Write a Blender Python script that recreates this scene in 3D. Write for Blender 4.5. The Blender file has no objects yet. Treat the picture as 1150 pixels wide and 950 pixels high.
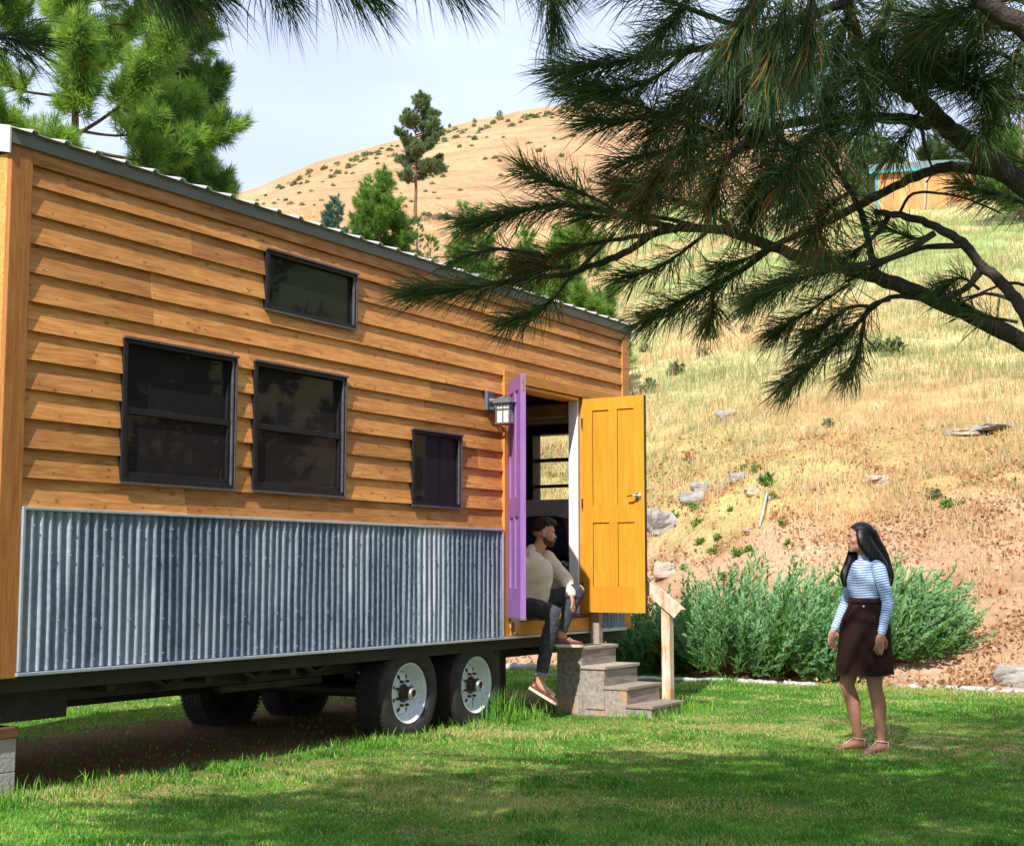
import bpy, math, random
import numpy as np
from mathutils import Vector, Matrix, noise as mnoise
random.seed(7); RNG = np.random.default_rng(7)
R = math.radians
scn = bpy.context.scene; COL = scn.collection

# ------------------------------------------------------------------ camera and measured layout
FPX, PITCH, EYE = 1635.0, math.atan(166/1635.0), 1.27
def ray(px, py):
    x = (px-575)/FPX; u = (475-py)/FPX; c, s = math.cos(PITCH), math.sin(PITCH)
    return np.array([x, c-u*s, s+u*c])
def at(px, py, d):                    # point seen at this pixel, d metres in front of the eye
    r = ray(px, py); r = r/r[1]*d
    return np.array([r[0], r[1], EYE+r[2]])
WA = R(31.07)
U = np.array([math.sin(WA), math.cos(WA), 0]); N = np.array([math.cos(WA), -math.sin(WA), 0]); DW = 6.54
S0 = 5.40                             # distance along the wall of the house's near corner
def H2W(lx, ly, z=0):                 # house local -> world
    p = U*(S0+lx) - N*DW - N*ly; return np.array([p[0], p[1], z])

# ------------------------------------------------------------------ node materials
def L(nt, a, b): nt.links.new(a, b)
class NT:
    def __init__(s, name):
        s.m = bpy.data.materials.new(name); s.m.use_nodes = True; s.nt = s.m.node_tree; s.nt.nodes.clear()
        s.out = s.n('ShaderNodeOutputMaterial'); s.b = s.n('ShaderNodeBsdfPrincipled'); s.l(s.b.outputs[0], s.out.inputs[0])
        s.tc = s.n('ShaderNodeTexCoord')
    def n(s, t, **k):
        o = s.nt.nodes.new(t)
        for a, b in k.items(): setattr(o, a, b)
        return o
    def l(s, a, b): s.nt.links.new(a, b)
    def noise(s, scale, detail=4, rough=.55, vec=None, sc=None, w=None, dist=0):
        o = s.n('ShaderNodeTexNoise'); o.inputs['Scale'].default_value = scale; o.inputs['Detail'].default_value = detail
        o.inputs['Roughness'].default_value = rough; o.inputs['Distortion'].default_value = dist
        v = vec or s.tc.outputs['Object']
        if sc:
            mp = s.n('ShaderNodeMapping'); mp.inputs['Scale'].default_value = sc; s.l(v, mp.inputs[0]); v = mp.outputs[0]
        if w is not None:
            o.noise_dimensions = '4D'; s.l(w, o.inputs['W'])
        s.l(v, o.inputs['Vector']); return o.outputs[0]
    def ramp(s, fac, stops, interp='LINEAR'):
        o = s.n('ShaderNodeValToRGB'); cr = o.color_ramp; cr.interpolation = interp
        while len(cr.elements) < len(stops): cr.elements.new(.5)
        for e, (p, c) in zip(cr.elements, stops):
            e.position = p; e.color = (*c, 1) if len(c) == 3 else c
        s.l(fac, o.inputs[0]); return o.outputs[0]
    def mix(s, fac, a, b, mode='MIX'):
        o = s.n('ShaderNodeMix', data_type='RGBA', blend_type=mode)
        for sock, v in ((o.inputs[0], fac), (o.inputs[6], a), (o.inputs[7], b)):
            if hasattr(v, 'is_output') or hasattr(v, 'links'): s.l(v, sock)
            elif isinstance(v, (int, float)): sock.default_value = v
            else: sock.default_value = (*v, 1)
        return o.outputs[2]
    def math(s, op, a, b=0):
        o = s.n('ShaderNodeMath', operation=op)
        for i, v in enumerate((a, b)):
            if isinstance(v, (int, float)): o.inputs[i].default_value = v
            else: s.l(v, o.inputs[i])
        return o.outputs[0]
    def attr(s, name, what=2):
        o = s.n('ShaderNodeAttribute'); o.attribute_name = name; return o.outputs[what]
    def col(s, c):
        if isinstance(c, tuple): s.b.inputs['Base Color'].default_value = (*c, 1)
        else: s.l(c, s.b.inputs['Base Color'])
    def set(s, rough=None, metal=None, spec=None):
        if rough is not None:
            if isinstance(rough, (int, float)): s.b.inputs['Roughness'].default_value = rough
            else: s.l(rough, s.b.inputs['Roughness'])
        if metal is not None: s.b.inputs['Metallic'].default_value = metal
        if spec is not None: s.b.inputs['Specular IOR Level'].default_value = spec
    def bump(s, h, strength=.4, dist=.01):
        o = s.n('ShaderNodeBump'); o.inputs['Strength'].default_value = strength; o.inputs['Distance'].default_value = dist
        s.l(h, o.inputs['Height']); s.l(o.outputs[0], s.b.inputs['Normal'])

def varied(name, a, b, scale=8, rough=.6, metal=0, bump=0, sc=None, detail=4, spec=.4, dist=.01, lo=.3, hi=.7):
    t = NT(name); f = t.noise(scale, detail, sc=sc); t.col(t.ramp(f, [(lo, a), (hi, b)])); t.set(rough, metal, spec)
    if bump: t.bump(t.noise(scale*3, 4, sc=sc), bump, dist)
    return t.m

def leafmat(name, stops, trans=.25, rough=.55, spec=.3, tcol=None, noise_amt=0):
    t = NT(name); f = t.attr('tone')
    if noise_amt:
        nz = t.noise(noise_amt, 2); f = t.math('ADD', f, t.math('MULTIPLY', t.math('SUBTRACT', nz, .5), .5))
    c = t.ramp(f, stops); t.col(c); t.set(rough, 0, spec)
    tr = t.n('ShaderNodeBsdfTranslucent'); t.l(c, tr.inputs[0])
    mx = t.n('ShaderNodeMixShader'); mx.inputs[0].default_value = trans
    t.l(t.b.outputs[0], mx.inputs[1]); t.l(tr.outputs[0], mx.inputs[2]); t.l(mx.outputs[0], t.out.inputs[0])
    return t.m

def woodmat(name, dark, mid, light, rough=.65, grain=1.0, knots=True, spec=.3, axis='x', bump=.25):
    """boards: attribute tone gives every board its own shade and its own piece of grain"""
    t = NT(name); tone = t.attr('tone')
    off = t.math('MULTIPLY', tone, 37.0)
    sc = {'x': (1.2, 14, 14), 'z': (14, 14, 1.2), 'y': (14, 1.2, 14)}[axis]
    g = t.noise(2.2, 6, .6, sc=sc, w=off, dist=1.2)
    g2 = t.noise(9, 5, .7, sc=sc, w=off)
    f = t.math('ADD', t.math('MULTIPLY', g, .75*grain), t.math('MULTIPLY', g2, .3*grain))
    c = t.ramp(f, [(.3, dark), (.5, mid), (.72, light)])
    sh = t.ramp(tone, [(0, (.72, .70, .68)), (.5, (.94, .93, .92)), (1, (1.12, 1.1, 1.08))])
    c = t.mix(1.0, c, sh, 'MULTIPLY')
    if knots:
        v = t.n('ShaderNodeTexVoronoi'); v.voronoi_dimensions = '2D'; v.inputs['Scale'].default_value = 2.7
        sp_ = t.n('ShaderNodeSeparateXYZ'); t.l(t.tc.outputs['Object'], sp_.inputs[0]); cx = t.n('ShaderNodeCombineXYZ')
        la, lb = {'x': (0, 2), 'z': (2, 0), 'y': (1, 2)}[axis]
        t.l(t.math('ADD', sp_.outputs[la], off), cx.inputs[0]); t.l(t.math('ADD', t.math('MULTIPLY', sp_.outputs[lb], 1.7), off), cx.inputs[1]); t.l(cx.outputs[0], v.inputs['Vector'])
        k = t.ramp(v.outputs['Distance'], [(.0, (1, 1, 1)), (.028, (.8, .8, .8)), (.04, (.3, .3, .3)), (.085, (0, 0, 0))])
        stn = t.noise(1.1, 5, .65, w=t.math('MULTIPLY', tone, 3)); c = t.mix(1, c, t.ramp(stn, [(.3, (.80, .76, .74)), (.55, (1, 1, 1)), (.75, (1.12, 1.13, 1.15))]), 'MULTIPLY'); c = t.mix(t.math('MULTIPLY', k, .8), c, tuple(x*.5 for x in dark))
    t.col(c); t.set(rough, 0, spec); t.bump(g2, bump, .004)
    return t.m

# ------------------------------------------------------------------ mesh helpers
def tag(o, label=None, cat=None, group=None, kind=None):
    if label: o['label'] = label
    if cat: o['category'] = cat
    if group: o['group'] = group
    if kind: o['kind'] = kind
    return o
def empty(name, loc=(0, 0, 0), rz=0, label=None, cat=None, group=None):
    o = bpy.data.objects.new(name, None); COL.objects.link(o); o.location = loc; o.rotation_euler = (0, 0, rz)
    o.empty_display_size = .2
    return tag(o, label, cat, group)
def fastmesh(name, verts, tris, mat, parent=None, tone=None, smooth=False, nv=3, extra=None):
    """tris: (n,nv) array"""
    me = bpy.data.meshes.new(name); verts = np.asarray(verts, np.float32); tris = np.asarray(tris, np.int32)
    me.vertices.add(len(verts)); me.vertices.foreach_set('co', verts.ravel())
    me.loops.add(tris.size); me.loops.foreach_set('vertex_index', tris.ravel())
    me.polygons.add(len(tris)); me.polygons.foreach_set('loop_start', np.arange(0, tris.size, nv, dtype=np.int32))
    if smooth: me.polygons.foreach_set('use_smooth', np.ones(len(tris), bool))
    me.update(calc_edges=True); me.validate()
    if tone is not None:
        a = me.attributes.new('tone', 'FLOAT', 'POINT'); a.data.foreach_set('value', np.asarray(tone, np.float32))
    if extra is not None:
        a = me.attributes.new('basecol', 'FLOAT_COLOR', 'POINT')
        c = np.ones((len(verts), 4), np.float32); c[:, :3] = extra; a.data.foreach_set('color', c.ravel())
    me.materials.append(mat)
    o = bpy.data.objects.new(name, me); COL.objects.link(o); o.parent = parent
    return o
class MB:
    def __init__(s): s.v = []; s.f = []; s.t = []; s.fm = []; s.cm = 0; s.tone = .5; s.M = None
    def vert(s, p):
        if s.M is not None: p = s.M @ Vector(p)
        s.v.append(tuple(p)); s.t.append(s.tone); return len(s.v)-1
    def face(s, idx): s.f.append(tuple(idx)); s.fm.append(s.cm)
    def poly(s, pts): s.face([s.vert(p) for p in pts])
    def box(s, x0, x1, y0, y1, z0, z1):
        a = [s.vert(p) for p in ((x0,y0,z0),(x1,y0,z0),(x1,y1,z0),(x0,y1,z0),(x0,y0,z1),(x1,y0,z1),(x1,y1,z1),(x0,y1,z1))]
        for q in ((0,3,2,1),(4,5,6,7),(0,1,5,4),(1,2,6,5),(2,3,7,6),(3,0,4,7)): s.face([a[i] for i in q])
    def hexa(s, p8):
        a = [s.vert(p) for p in p8]
        for q in ((0,3,2,1),(4,5,6,7),(0,1,5,4),(1,2,6,5),(2,3,7,6),(3,0,4,7)): s.face([a[i] for i in q])
    def rings(s, rings, cap=True, closed=True):
        ids = [[s.vert(p) for p in r] for r in rings]; n = len(ids[0])
        for a, b in zip(ids, ids[1:]):
            for i in range(n if closed else n-1):
                j = (i+1) % n; s.face((a[i], a[j], b[j], b[i]))
        if cap: s.face(ids[0][::-1]); s.face(ids[-1])
    def tube(s, pts, radii, n=8, cap=True, flat=None):
        s.rings(tube_rings(pts, radii, n, flat), cap)
    def lathe(s, prof, n=32, axis='y', c=(0, 0, 0)):
        """prof: list of (radius, axial)"""
        rr = []
        for r, h in prof:
            ring = []
            for i in range(n):
                a = 2*math.pi*i/n; u, v = r*math.cos(a), r*math.sin(a)
                p = {'y': (u, h, v), 'z': (u, v, h), 'x': (h, u, v)}[axis]
                ring.append((c[0]+p[0], c[1]+p[1], c[2]+p[2]))
            rr.append(ring)
        s.rings(rr, cap=False)
    def ell(s, c, r, n=12, m=8, rot=None):
        rr = []
        for j in range(m+1):
            ph = math.pi*j/m; ph = min(max(ph, .02), math.pi-.02)
            ring = []
            for i in range(n):
                a = 2*math.pi*i/n
                p = Vector((r[0]*math.sin(ph)*math.cos(a), r[1]*math.sin(ph)*math.sin(a), -r[2]*math.cos(ph)))
                if rot is not None: p = rot @ p
                ring.append((c[0]+p.x, c[1]+p.y, c[2]+p.z))
            rr.append(ring)
        s.rings(rr)
    def build(s, name, mats, parent=None, smooth=False, bevel=0, autosmooth=False):
        me = bpy.data.meshes.new(name); me.from_pydata(s.v, [], s.f); me.update()
        if not isinstance(mats, (list, tuple)): mats = [mats]
        for m in mats: me.materials.append(m)
        if len(mats) > 1: me.polygons.foreach_set('material_index', s.fm)
        a = me.attributes.new('tone', 'FLOAT', 'POINT'); a.data.foreach_set('value', s.t)
        if smooth: me.polygons.foreach_set('use_smooth', [True]*len(me.polygons))
        o = bpy.data.objects.new(name, me); COL.objects.link(o); o.parent = parent
        if bevel:
            b = o.modifiers.new('b', 'BEVEL'); b.width = bevel; b.segments = 2; b.limit_method = 'ANGLE'
        return o
def tube_rings(pts, radii, n=8, flat=None):
    P = [Vector(p) for p in pts]; m = len(P)
    if isinstance(radii, (int, float)): radii = [radii]*m
    out = []; up = None
    for i in range(m):
        t = (P[min(i+1, m-1)]-P[max(i-1, 0)]).normalized()
        if up is None:
            up = Vector((0, 0, 1)) if abs(t.z) < .9 else Vector((1, 0, 0))
        a = (up - t*up.dot(t)).normalized(); b = t.cross(a); up = a
        r = radii[i]; ra, rb = (r, r) if not isinstance(r, tuple) else r
        out.append([tuple(P[i]+a*(ra*math.cos(2*math.pi*k/n))+b*(rb*math.sin(2*math.pi*k/n))) for k in range(n)])
    return out
def bez(pts, n=6):
    """Catmull-Rom through the points"""
    P = [np.array(p, float) for p in pts]; out = []
    for i in range(len(P)-1):
        p0 = P[max(i-1, 0)]; p1 = P[i]; p2 = P[i+1]; p3 = P[min(i+2, len(P)-1)]
        for k in range(n):
            t = k/n; out.append(.5*((2*p1)+(-p0+p2)*t+(2*p0-5*p1+4*p2-p3)*t*t+(-p0+3*p1-3*p2+p3)*t**3))
    out.append(P[-1]); return out
def lerpr(a, b, n): return [a+(b-a)*i/(n-1) for i in range(n)]

# ------------------------------------------------------------------ terrain height
def smooth(e0, e1, x):
    t = np.clip((x-e0)/(e1-e0), 0, 1); return t*t*(3-2*t)
AZR = np.array([-3.0, -.9, -.4, -.2, 0, .06, .17, .34, .6, 1.2, 3.0])
RFV = np.array([26, 20, 17.2, 18.6, 20.0, 19.9, 17.4, 16.5, 16.5, 18, 26.])
RGX = np.array([-2500, -900, -200, 200, 285, 350, 430, 520, 600, 650, 720, 800, 870, 960, 1000, 1040, 1100, 1150, 1500, 2600.])
RGY = np.array([560, 430, 290, 246, 222, 190, 165, 141, 126, 121, 123, 139, 154, 165, 176, 190, 204, 218, 330, 520.])
def vnoise(x, y, s, seed=0):
    """cheap smooth value noise, vectorised"""
    x = np.asarray(x, float)/s+seed*17.3; y = np.asarray(y, float)/s-seed*9.1
    xi = np.floor(x); yi = np.floor(y); fx = x-xi; fy = y-yi; fx = fx*fx*(3-2*fx); fy = fy*fy*(3-2*fy)
    def h(a, b):
        v = np.sin(a*127.1+b*311.7+seed*74.7)*43758.5453; return v-np.floor(v)
    return (h(xi, yi)*(1-fx)+h(xi+1, yi)*fx)*(1-fy)+(h(xi, yi+1)*(1-fx)+h(xi+1, yi+1)*fx)*fy
def foot_t(x, y):
    x = np.asarray(x, float); y = np.asarray(y, float); r = np.hypot(x, y)
    q = np.where(y > .01, x/np.maximum(y, .01), np.sign(x)*3)
    return r - np.interp(q, AZR, RFV), r, q
def hz(x, y):
    t, r, q = foot_t(x, y)
    front = smooth(-.15, .35, np.asarray(y)/np.maximum(r, .01))
    tt = np.maximum(t, 0)
    bank = 0.56*tt - .56*.7*(1-np.exp(-tt/.7))
    z = np.where(tt < 5, bank, bank*0+(.56*5-.39)+.318*(tt-5))
    z = z + (vnoise(x, y, 1.3, 1)-.5)*.28*smooth(.3, 2, tt) + (vnoise(x, y, .45, 2)-.5)*.2*smooth(.2, 1, tt)*(1-smooth(6, 12, tt))
    # far ridge
    ph = np.arctan(np.clip(q, -3, 3)); px = 575+FPX*np.clip(q, -1.6, 1.6)*1.0
    py = np.interp(px, RGX, RGY)
    el = np.tan(PITCH+np.arctan((475-py)/FPX))*np.cos(ph)     # rise per metre of radius
    RR = 380.0; zr = EYE+RR*np.maximum(el, .02)
    r1 = 78.0; z1 = 2.41+.318*(r1-18-5)
    k = np.clip((r-r1)/(RR-r1), 0, 1)
    far = z1+(zr-z1)*(k*.94+.06*np.sin(k*math.pi/2)) + (vnoise(x, y, 26, 3)-.5)*4.5*smooth(0, .2, k)*(1-smooth(.85, 1, k))
    far = np.where(r > RR, zr-(r-RR)*.35, far)
    z = np.where(r > r1, far, z)
    lawn = (vnoise(x, y, 1.1, 5)-.5)*.03
    z = np.where(t <= 0, lawn*smooth(0, 1, -t), z)
    return z*front
def hzp(x, y): return float(hz(np.array([x]), np.array([y]))[0])
def hit(px, py, dmin=12, dmax=500):
    d = np.geomspace(dmin, dmax, 1500); r = ray(px, py); r = r/r[1]
    x, y, z = r[0]*d, r[1]*d, EYE+r[2]*d; g = hz(x, y); i = np.argmax(g >= z)
    if not (g >= z).any(): return None
    return np.array([x[i], y[i], g[i]])
# ------------------------------------------------------------------ materials
M = {}
M['siding'] = woodmat('cedar_siding', (.26, .095, .022), (.58, .245, .062), (.80, .42, .14), rough=.62)
M['trimwood'] = woodmat('cedar_trim', (.30, .10, .022), (.48, .19, .045), (.62, .28, .08), rough=.6, axis='z', knots=False, bump=.8)
M['honeytrim'] = woodmat('honey_trim', (.50, .19, .025), (.66, .29, .045), (.78, .38, .075), rough=.45, axis='x')
M['honeytrimz'] = woodmat('honey_trim_upright', (.50, .19, .025), (.66, .29, .045), (.78, .38, .075), rough=.45, axis='z')
M['yellow'] = woodmat('varnished_fir_door', (.52, .20, .014), (.66, .28, .022), (.76, .35, .04), rough=.38, axis='z', knots=False, spec=.5, bump=.05)
t = NT('purple_paint'); f = t.noise(3, 4, sc=(6, 6, 1)); t.col(t.ramp(f, [(.3, (.24, .11, .34)), (.7, (.31, .15, .42))])); t.set(.5); t.bump(t.noise(60, 3), .1, .002); M['purple'] = t.m
M['weathered'] = woodmat('weathered_grey_wood', (.16, .13, .11), (.32, .27, .22), (.46, .39, .32), rough=.85, axis='x', knots=False, bump=.8)
t = NT('weathered_step_board'); g = t.noise(2.5, 6, .6, sc=(1.5, 12, 12), w=t.math('MULTIPLY', t.attr('tone'), 21)); c = t.ramp(g, [(.3, (.14, .12, .10)), (.55, (.30, .26, .225)), (.75, (.42, .37, .32))])
o = t.noise(2.6, 3, .6, w=t.math('MULTIPLY', t.attr('tone'), 9)); c = t.mix(t.ramp(o, [(.56, (0, 0, 0)), (.68, (.75, .75, .75))]), c, (.50, .24, .09)); t.col(c); t.set(.85); t.bump(g, .6, .005); M['step'] = t.m
t = NT('weathered_rail'); g = t.noise(2.5, 6, .6, sc=(14, 14, 1.5)); c = t.ramp(g, [(.3, (.42, .30, .20)), (.5, (.60, .47, .35)), (.7, (.68, .58, .48))])
o = t.noise(3.2, 4, .6, sc=(4, 4, 1)); c = t.mix(t.ramp(o, [(.5, (0, 0, 0)), (.62, (.85, .85, .85))]), c, (.50, .22, .07)); t.col(c); t.set(.8); t.bump(g, .5, .004); M['rail'] = t.m
t = NT('galvanised_corrugated'); f = t.noise(30, 5, .7); f2 = t.noise(2.0, 3, sc=(1, 1, .35)); tone = t.attr('tone')
c = t.ramp(f, [(.3, (.10, .135, .175)), (.7, (.25, .31, .385))]); c = t.mix(t.ramp(f2, [(.45, (0, 0, 0)), (.75, (.5, .5, .5))]), c, (.62, .66, .70)); c = t.mix(1, c, t.ramp(tone, [(0, (.62, .65, .7)), (1, (1.3, 1.27, 1.22))]), 'MULTIPLY')
st = t.noise(7, 4, .6, sc=(6, 6, .25)); c = t.mix(t.ramp(st, [(.55, (0, 0, 0)), (.75, (.5, .5, .5))]), c, (.20, .21, .22))
t.col(c); t.set(t.ramp(f, [(.3, (.5,)*3), (.7, (.62,)*3)]), .2, .25); t.bump(f, .12, .003); M['galv'] = t.m
M['trimmetal'] = varied('trim_metal', (.44, .50, .56), (.54, .60, .66), 12, .42, .5)
M['fascia'] = varied('shade_toned_fascia_metal', (.12, .125, .105), (.16, .165, .145), 3, .55, .1)  # pale metal darkened: shade from the roof edge is put into its colour
M['rake'] = varied('pale_rake_metal', (.52, .54, .52), (.6, .62, .6), 3, .5, .1)
M['roofmetal'] = varied('roof_metal', (.55, .56, .55), (.68, .69, .68), 4, .5, .2)
M['blackframe'] = varied('dark_bronze_frame', (.010, .009, .010), (.018, .016, .018), 20, .5, spec=.25)
M['framelite'] = varied('bronze_frame_edge', (.07, .06, .068), (.12, .105, .12), 20, .4)
M['chassis'] = varied('black_chassis_steel', (.012, .012, .011), (.035, .032, .026), 6, .6)
M['undergreen'] = varied('dusty_underside_steel', (.022, .022, .016), (.04, .038, .027), 4, .7)
t = NT('window_glass'); t.b.inputs['Base Color'].default_value = (.9, .95, .92, 1); t.set(.015, 0)
gl = t.n('ShaderNodeBsdfGlossy'); gl.inputs['Roughness'].default_value = .012; gl.inputs[0].default_value = (.85, .9, .87, 1)
trn = t.n('ShaderNodeBsdfTransparent'); trn.inputs[0].default_value = (.34, .33, .31, 1)
fr = t.n('ShaderNodeFresnel'); fr.inputs[0].default_value = 1.33
bmp = t.n('ShaderNodeBump'); bmp.inputs['Strength'].default_value = .03; bmp.inputs['Distance'].default_value = .02; t.l(t.noise(2.2, 2), bmp.inputs['Height']); t.l(bmp.outputs[0], gl.inputs['Normal'])
mx = t.n('ShaderNodeMixShader'); t.l(fr.outputs[0], mx.inputs[0]); t.l(trn.outputs[0], mx.inputs[1]); t.l(gl.outputs[0], mx.inputs[2]); scr = t.n('ShaderNodeBsdfDiffuse'); scr.inputs[0].default_value = (.05, .047, .05, 1); m2_ = t.n('ShaderNodeMixShader'); m2_.inputs[0].default_value = .42; t.l(mx.outputs[0], m2_.inputs[1]); t.l(scr.outputs[0], m2_.inputs[2]); t.l(m2_.outputs[0], t.out.inputs[0]); M['glass'] = t.m
t = NT('clear_glass'); gl = t.n('ShaderNodeBsdfGlossy'); gl.inputs['Roughness'].default_value = .01
trn = t.n('ShaderNodeBsdfTransparent'); trn.inputs[0].default_value = (.92, .94, .93, 1); fr = t.n('ShaderNodeFresnel')
mx = t.n('ShaderNodeMixShader'); t.l(fr.outputs[0], mx.inputs[0]); t.l(trn.outputs[0], mx.inputs[1]); t.l(gl.outputs[0], mx.inputs[2]); t.l(mx.outputs[0], t.out.inputs[0]); M['clear'] = t.m
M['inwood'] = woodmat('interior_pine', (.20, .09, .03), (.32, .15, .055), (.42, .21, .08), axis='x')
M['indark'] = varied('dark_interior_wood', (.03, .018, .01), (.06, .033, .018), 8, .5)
M['white'] = varied('white_paint', (.70, .71, .70), (.80, .80, .79), 5, .45)
M['offwhite'] = varied('grey_white_cabinet', (.50, .53, .54), (.60, .62, .62), 5, .5)
M['floor'] = varied('interior_floor', (.16, .08, .035), (.26, .14, .06), 6, .5, sc=(1, 8, 1))
t = NT('tyre_rubber'); f = t.noise(14, 4); t.col(t.ramp(f, [(.3, (.016, .015, .015)), (.75, (.04, .036, .033))])); t.set(.75); M['tyre'] = t.m
t = NT('white_steel_rim'); f = t.noise(9, 5, .7); c = t.ramp(f, [(.3, (.60, .63, .66)), (.6, (.74, .76, .78))]); o = t.noise(16, 5, .75); c = t.mix(t.ramp(o, [(.62, (0, 0, 0)), (.7, (.8, .8, .8))]), c, (.20, .12, .07)); t.col(c); t.set(.4); M['rim'] = t.m
M['hub'] = varied('greasy_hub', (.02, .016, .013), (.06, .045, .035), 30, .5, .3)
M['steel'] = varied('bright_steel', (.5, .5, .5), (.7, .7, .7), 20, .3, .9)
M['brass'] = varied('brass', (.55, .38, .12), (.75, .55, .2), 30, .3, .9)
M['lampmetal'] = varied('grey_lantern_metal', (.10, .11, .125), (.16, .17, .19), 30, .5, .3)
t = NT('frosted_lantern_glass'); t.col((.80, .79, .72)); t.set(.35); t.b.inputs['Transmission Weight'].default_value = .25; M['frost'] = t.m
M['concrete'] = varied('concrete_block', (.34, .33, .29), (.46, .44, .40), 14, .9, 0, .5, detail=8)
M['plank'] = varied('reddish_plank', (.13, .055, .025), (.22, .09, .04), 5, .7, sc=(1, 8, 8))
M['rock'] = varied('pale_rock', (.20, .19, .18), (.38, .355, .32), 5, .9, 0, .8, detail=8, dist=.03)
M['rocktan'] = varied('tan_rock', (.34, .26, .19), (.50, .41, .33), 5, .9, 0, .8, detail=8, dist=.03)
M['logwhite'] = varied('bleached_edging', (.26, .26, .25), (.50, .50, .49), 7, .85, 0, .6, sc=(1, 6, 6))
M['bark'] = varied('pine_bark', (.025, .020, .018), (.085, .066, .058), 30, .9, 0, 1.0, sc=(1, 1, 1), detail=8, dist=.012)
M['barkred'] = varied('orange_pine_bark', (.09, .045, .025), (.23, .13, .085), 14, .9, 0, .8, sc=(1, 1, .4), detail=6, dist=.03)
M['twig'] = varied('brown_twig', (.10, .045, .02), (.18, .09, .04), 20, .8)
G = leafmat
M['ndark'] = G('dark_pine_needles', [(0, (.025, .06, .022)), (.45, (.07, .135, .04)), (.8, (.19, .27, .06)), (.9, (.30, .14, .03)), (1, (.36, .155, .035))], .3, .5, .25)
M['nbright'] = G('bright_pine_needles', [(0, (.04, .12, .05)), (.35, (.14, .30, .06)), (.7, (.34, .54, .08)), (1, (.52, .66, .12))], .5, .45, .35)
M['nmid'] = G('mid_pine_needles', [(0, (.045, .09, .04)), (.5, (.11, .19, .06)), (1, (.19, .28, .08))], .3, .5, .3)
M['ngreenyl'] = G('young_pine_needles', [(0, (.05, .13, .03)), (.5, (.15, .30, .05)), (1, (.28, .44, .08))], .45, .5, .3)
M['nblue'] = G('blue_spruce_needles', [(0, (.04, .10, .075)), (.5, (.09, .20, .14)), (1, (.16, .29, .2))], .3, .5, .3)
M['nfar'] = G('far_pine_needles', [(0, (.09, .15, .08)), (.5, (.17, .25, .11)), (1, (.28, .36, .16))], .35, .6, .2)
M['juniper'] = G('juniper_foliage', [(0, (.06, .17, .02)), (.3, (.16, .34, .06)), (.5, (.17, .40, .15)), (1, (.46, .68, .38))], .4, .55, .25)
M['lawn'] = G('lawn_blades', [(0, (.04, .15, .014)), (.35, (.10, .32, .032)), (.7, (.24, .50, .06)), (.9, (.48, .52, .14)), (1, (.66, .54, .28))], .45, .5, .3)
M['drygrass'] = G('dry_grass_blades', [(0, (.17, .27, .09)), (.25, (.33, .34, .15)), (.45, (.52, .31, .14)), (.75, (.68, .43, .22)), (1, (.76, .57, .38))], .3, .7, .15)
M['litter'] = G('dry_leaf_litter', [(0, (.20, .09, .045)), (.5, (.40, .21, .10)), (1, (.62, .43, .26))], .2, .8, .1)
M['weedgreen'] = G('green_weed_leaves', [(0, (.06, .16, .02)), (1, (.24, .38, .06))], .35, .5)
M['weedred'] = G('red_leaves', [(0, (.30, .025, .02)), (1, (.60, .09, .05))], .35, .5)
M['sage'] = G('hillside_shrub_leaves', [(0, (.09, .12, .05)), (.6, (.17, .20, .09)), (1, (.34, .33, .10))], .2, .7)
t = NT('ground_surface')
a = t.n('ShaderNodeAttribute'); a.attribute_name = 'basecol'; c = a.outputs[0]
f = t.noise(1.5, 8, .65); c = t.mix(1, c, t.ramp(f, [(.3, (.68, .66, .62)), (.5, (1, 1, 1)), (.7, (1.2, 1.18, 1.12))]), 'MULTIPLY')
f2 = t.noise(14, 6, .7); c = t.mix(1, c, t.ramp(f2, [(.3, (.72, .7, .66)), (.6, (1.12, 1.1, 1.08))]), 'MULTIPLY')
f3 = t.noise(.12, 6, .7); c = t.mix(1, c, t.ramp(f3, [(.35, (.86, .85, .8)), (.65, (1.1, 1.08, 1.06))]), 'MULTIPLY')
t.col(c); t.set(.95, 0, .1); t.bump(t.math('ADD', f2, t.math('MULTIPLY', f, 2)), .6, .05); M['ground'] = t.m
M['shedwood'] = woodmat('shed_orange_siding', (.52, .23, .07), (.64, .30, .10), (.72, .37, .15), axis='z', knots=False)
M['teal'] = varied('teal_trim', (.04, .30, .33), (.06, .36, .40), 4, .6)
M['shingle'] = varied('green_grey_shingles', (.09, .13, .12), (.15, .20, .18), 6, .8, sc=(1, 1, 3))
def skinmat(name, a, b):
    t = NT(name); f = t.noise(12, 4); t.col(t.ramp(f, [(.3, a), (.7, b)])); t.set(.5, 0, .35)
    t.b.inputs['Subsurface Weight'].default_value = .08; t.b.inputs['Subsurface Radius'].default_value = (.02, .008, .004); t.bump(t.noise(160, 3), .06, .002); return t.m
M['skinm'] = skinmat('tan_skin', (.48, .25, .165), (.57, .32, .215))
M['skinw'] = skinmat('warm_skin', (.36, .175, .11), (.45, .235, .155))
M['beard'] = varied('stubble', (.045, .026, .02), (.10, .058, .042), 220, .7)
M['hairblack'] = varied('glossy_black_hair', (.0025, .0025, .003), (.006, .005, .006), 60, .38, 0, .15, sc=(3, 3, .3), spec=.3)
M['haircurl'] = varied('dark_brown_curls', (.010, .006, .005), (.035, .02, .015), 60, .6, 0, 1.0, dist=.02)
t = NT('knit_sweater'); f = t.noise(260, 2); g = t.noise(7, 3); c = t.ramp(g, [(.3, (.72, .63, .49)), (.7, (.80, .71, .57))]); t.col(t.mix(1, c, t.ramp(f, [(.3, (.85,)*3), (.7, (1.08,)*3)]), 'MULTIPLY')); t.set(.95, 0, .1)
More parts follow.
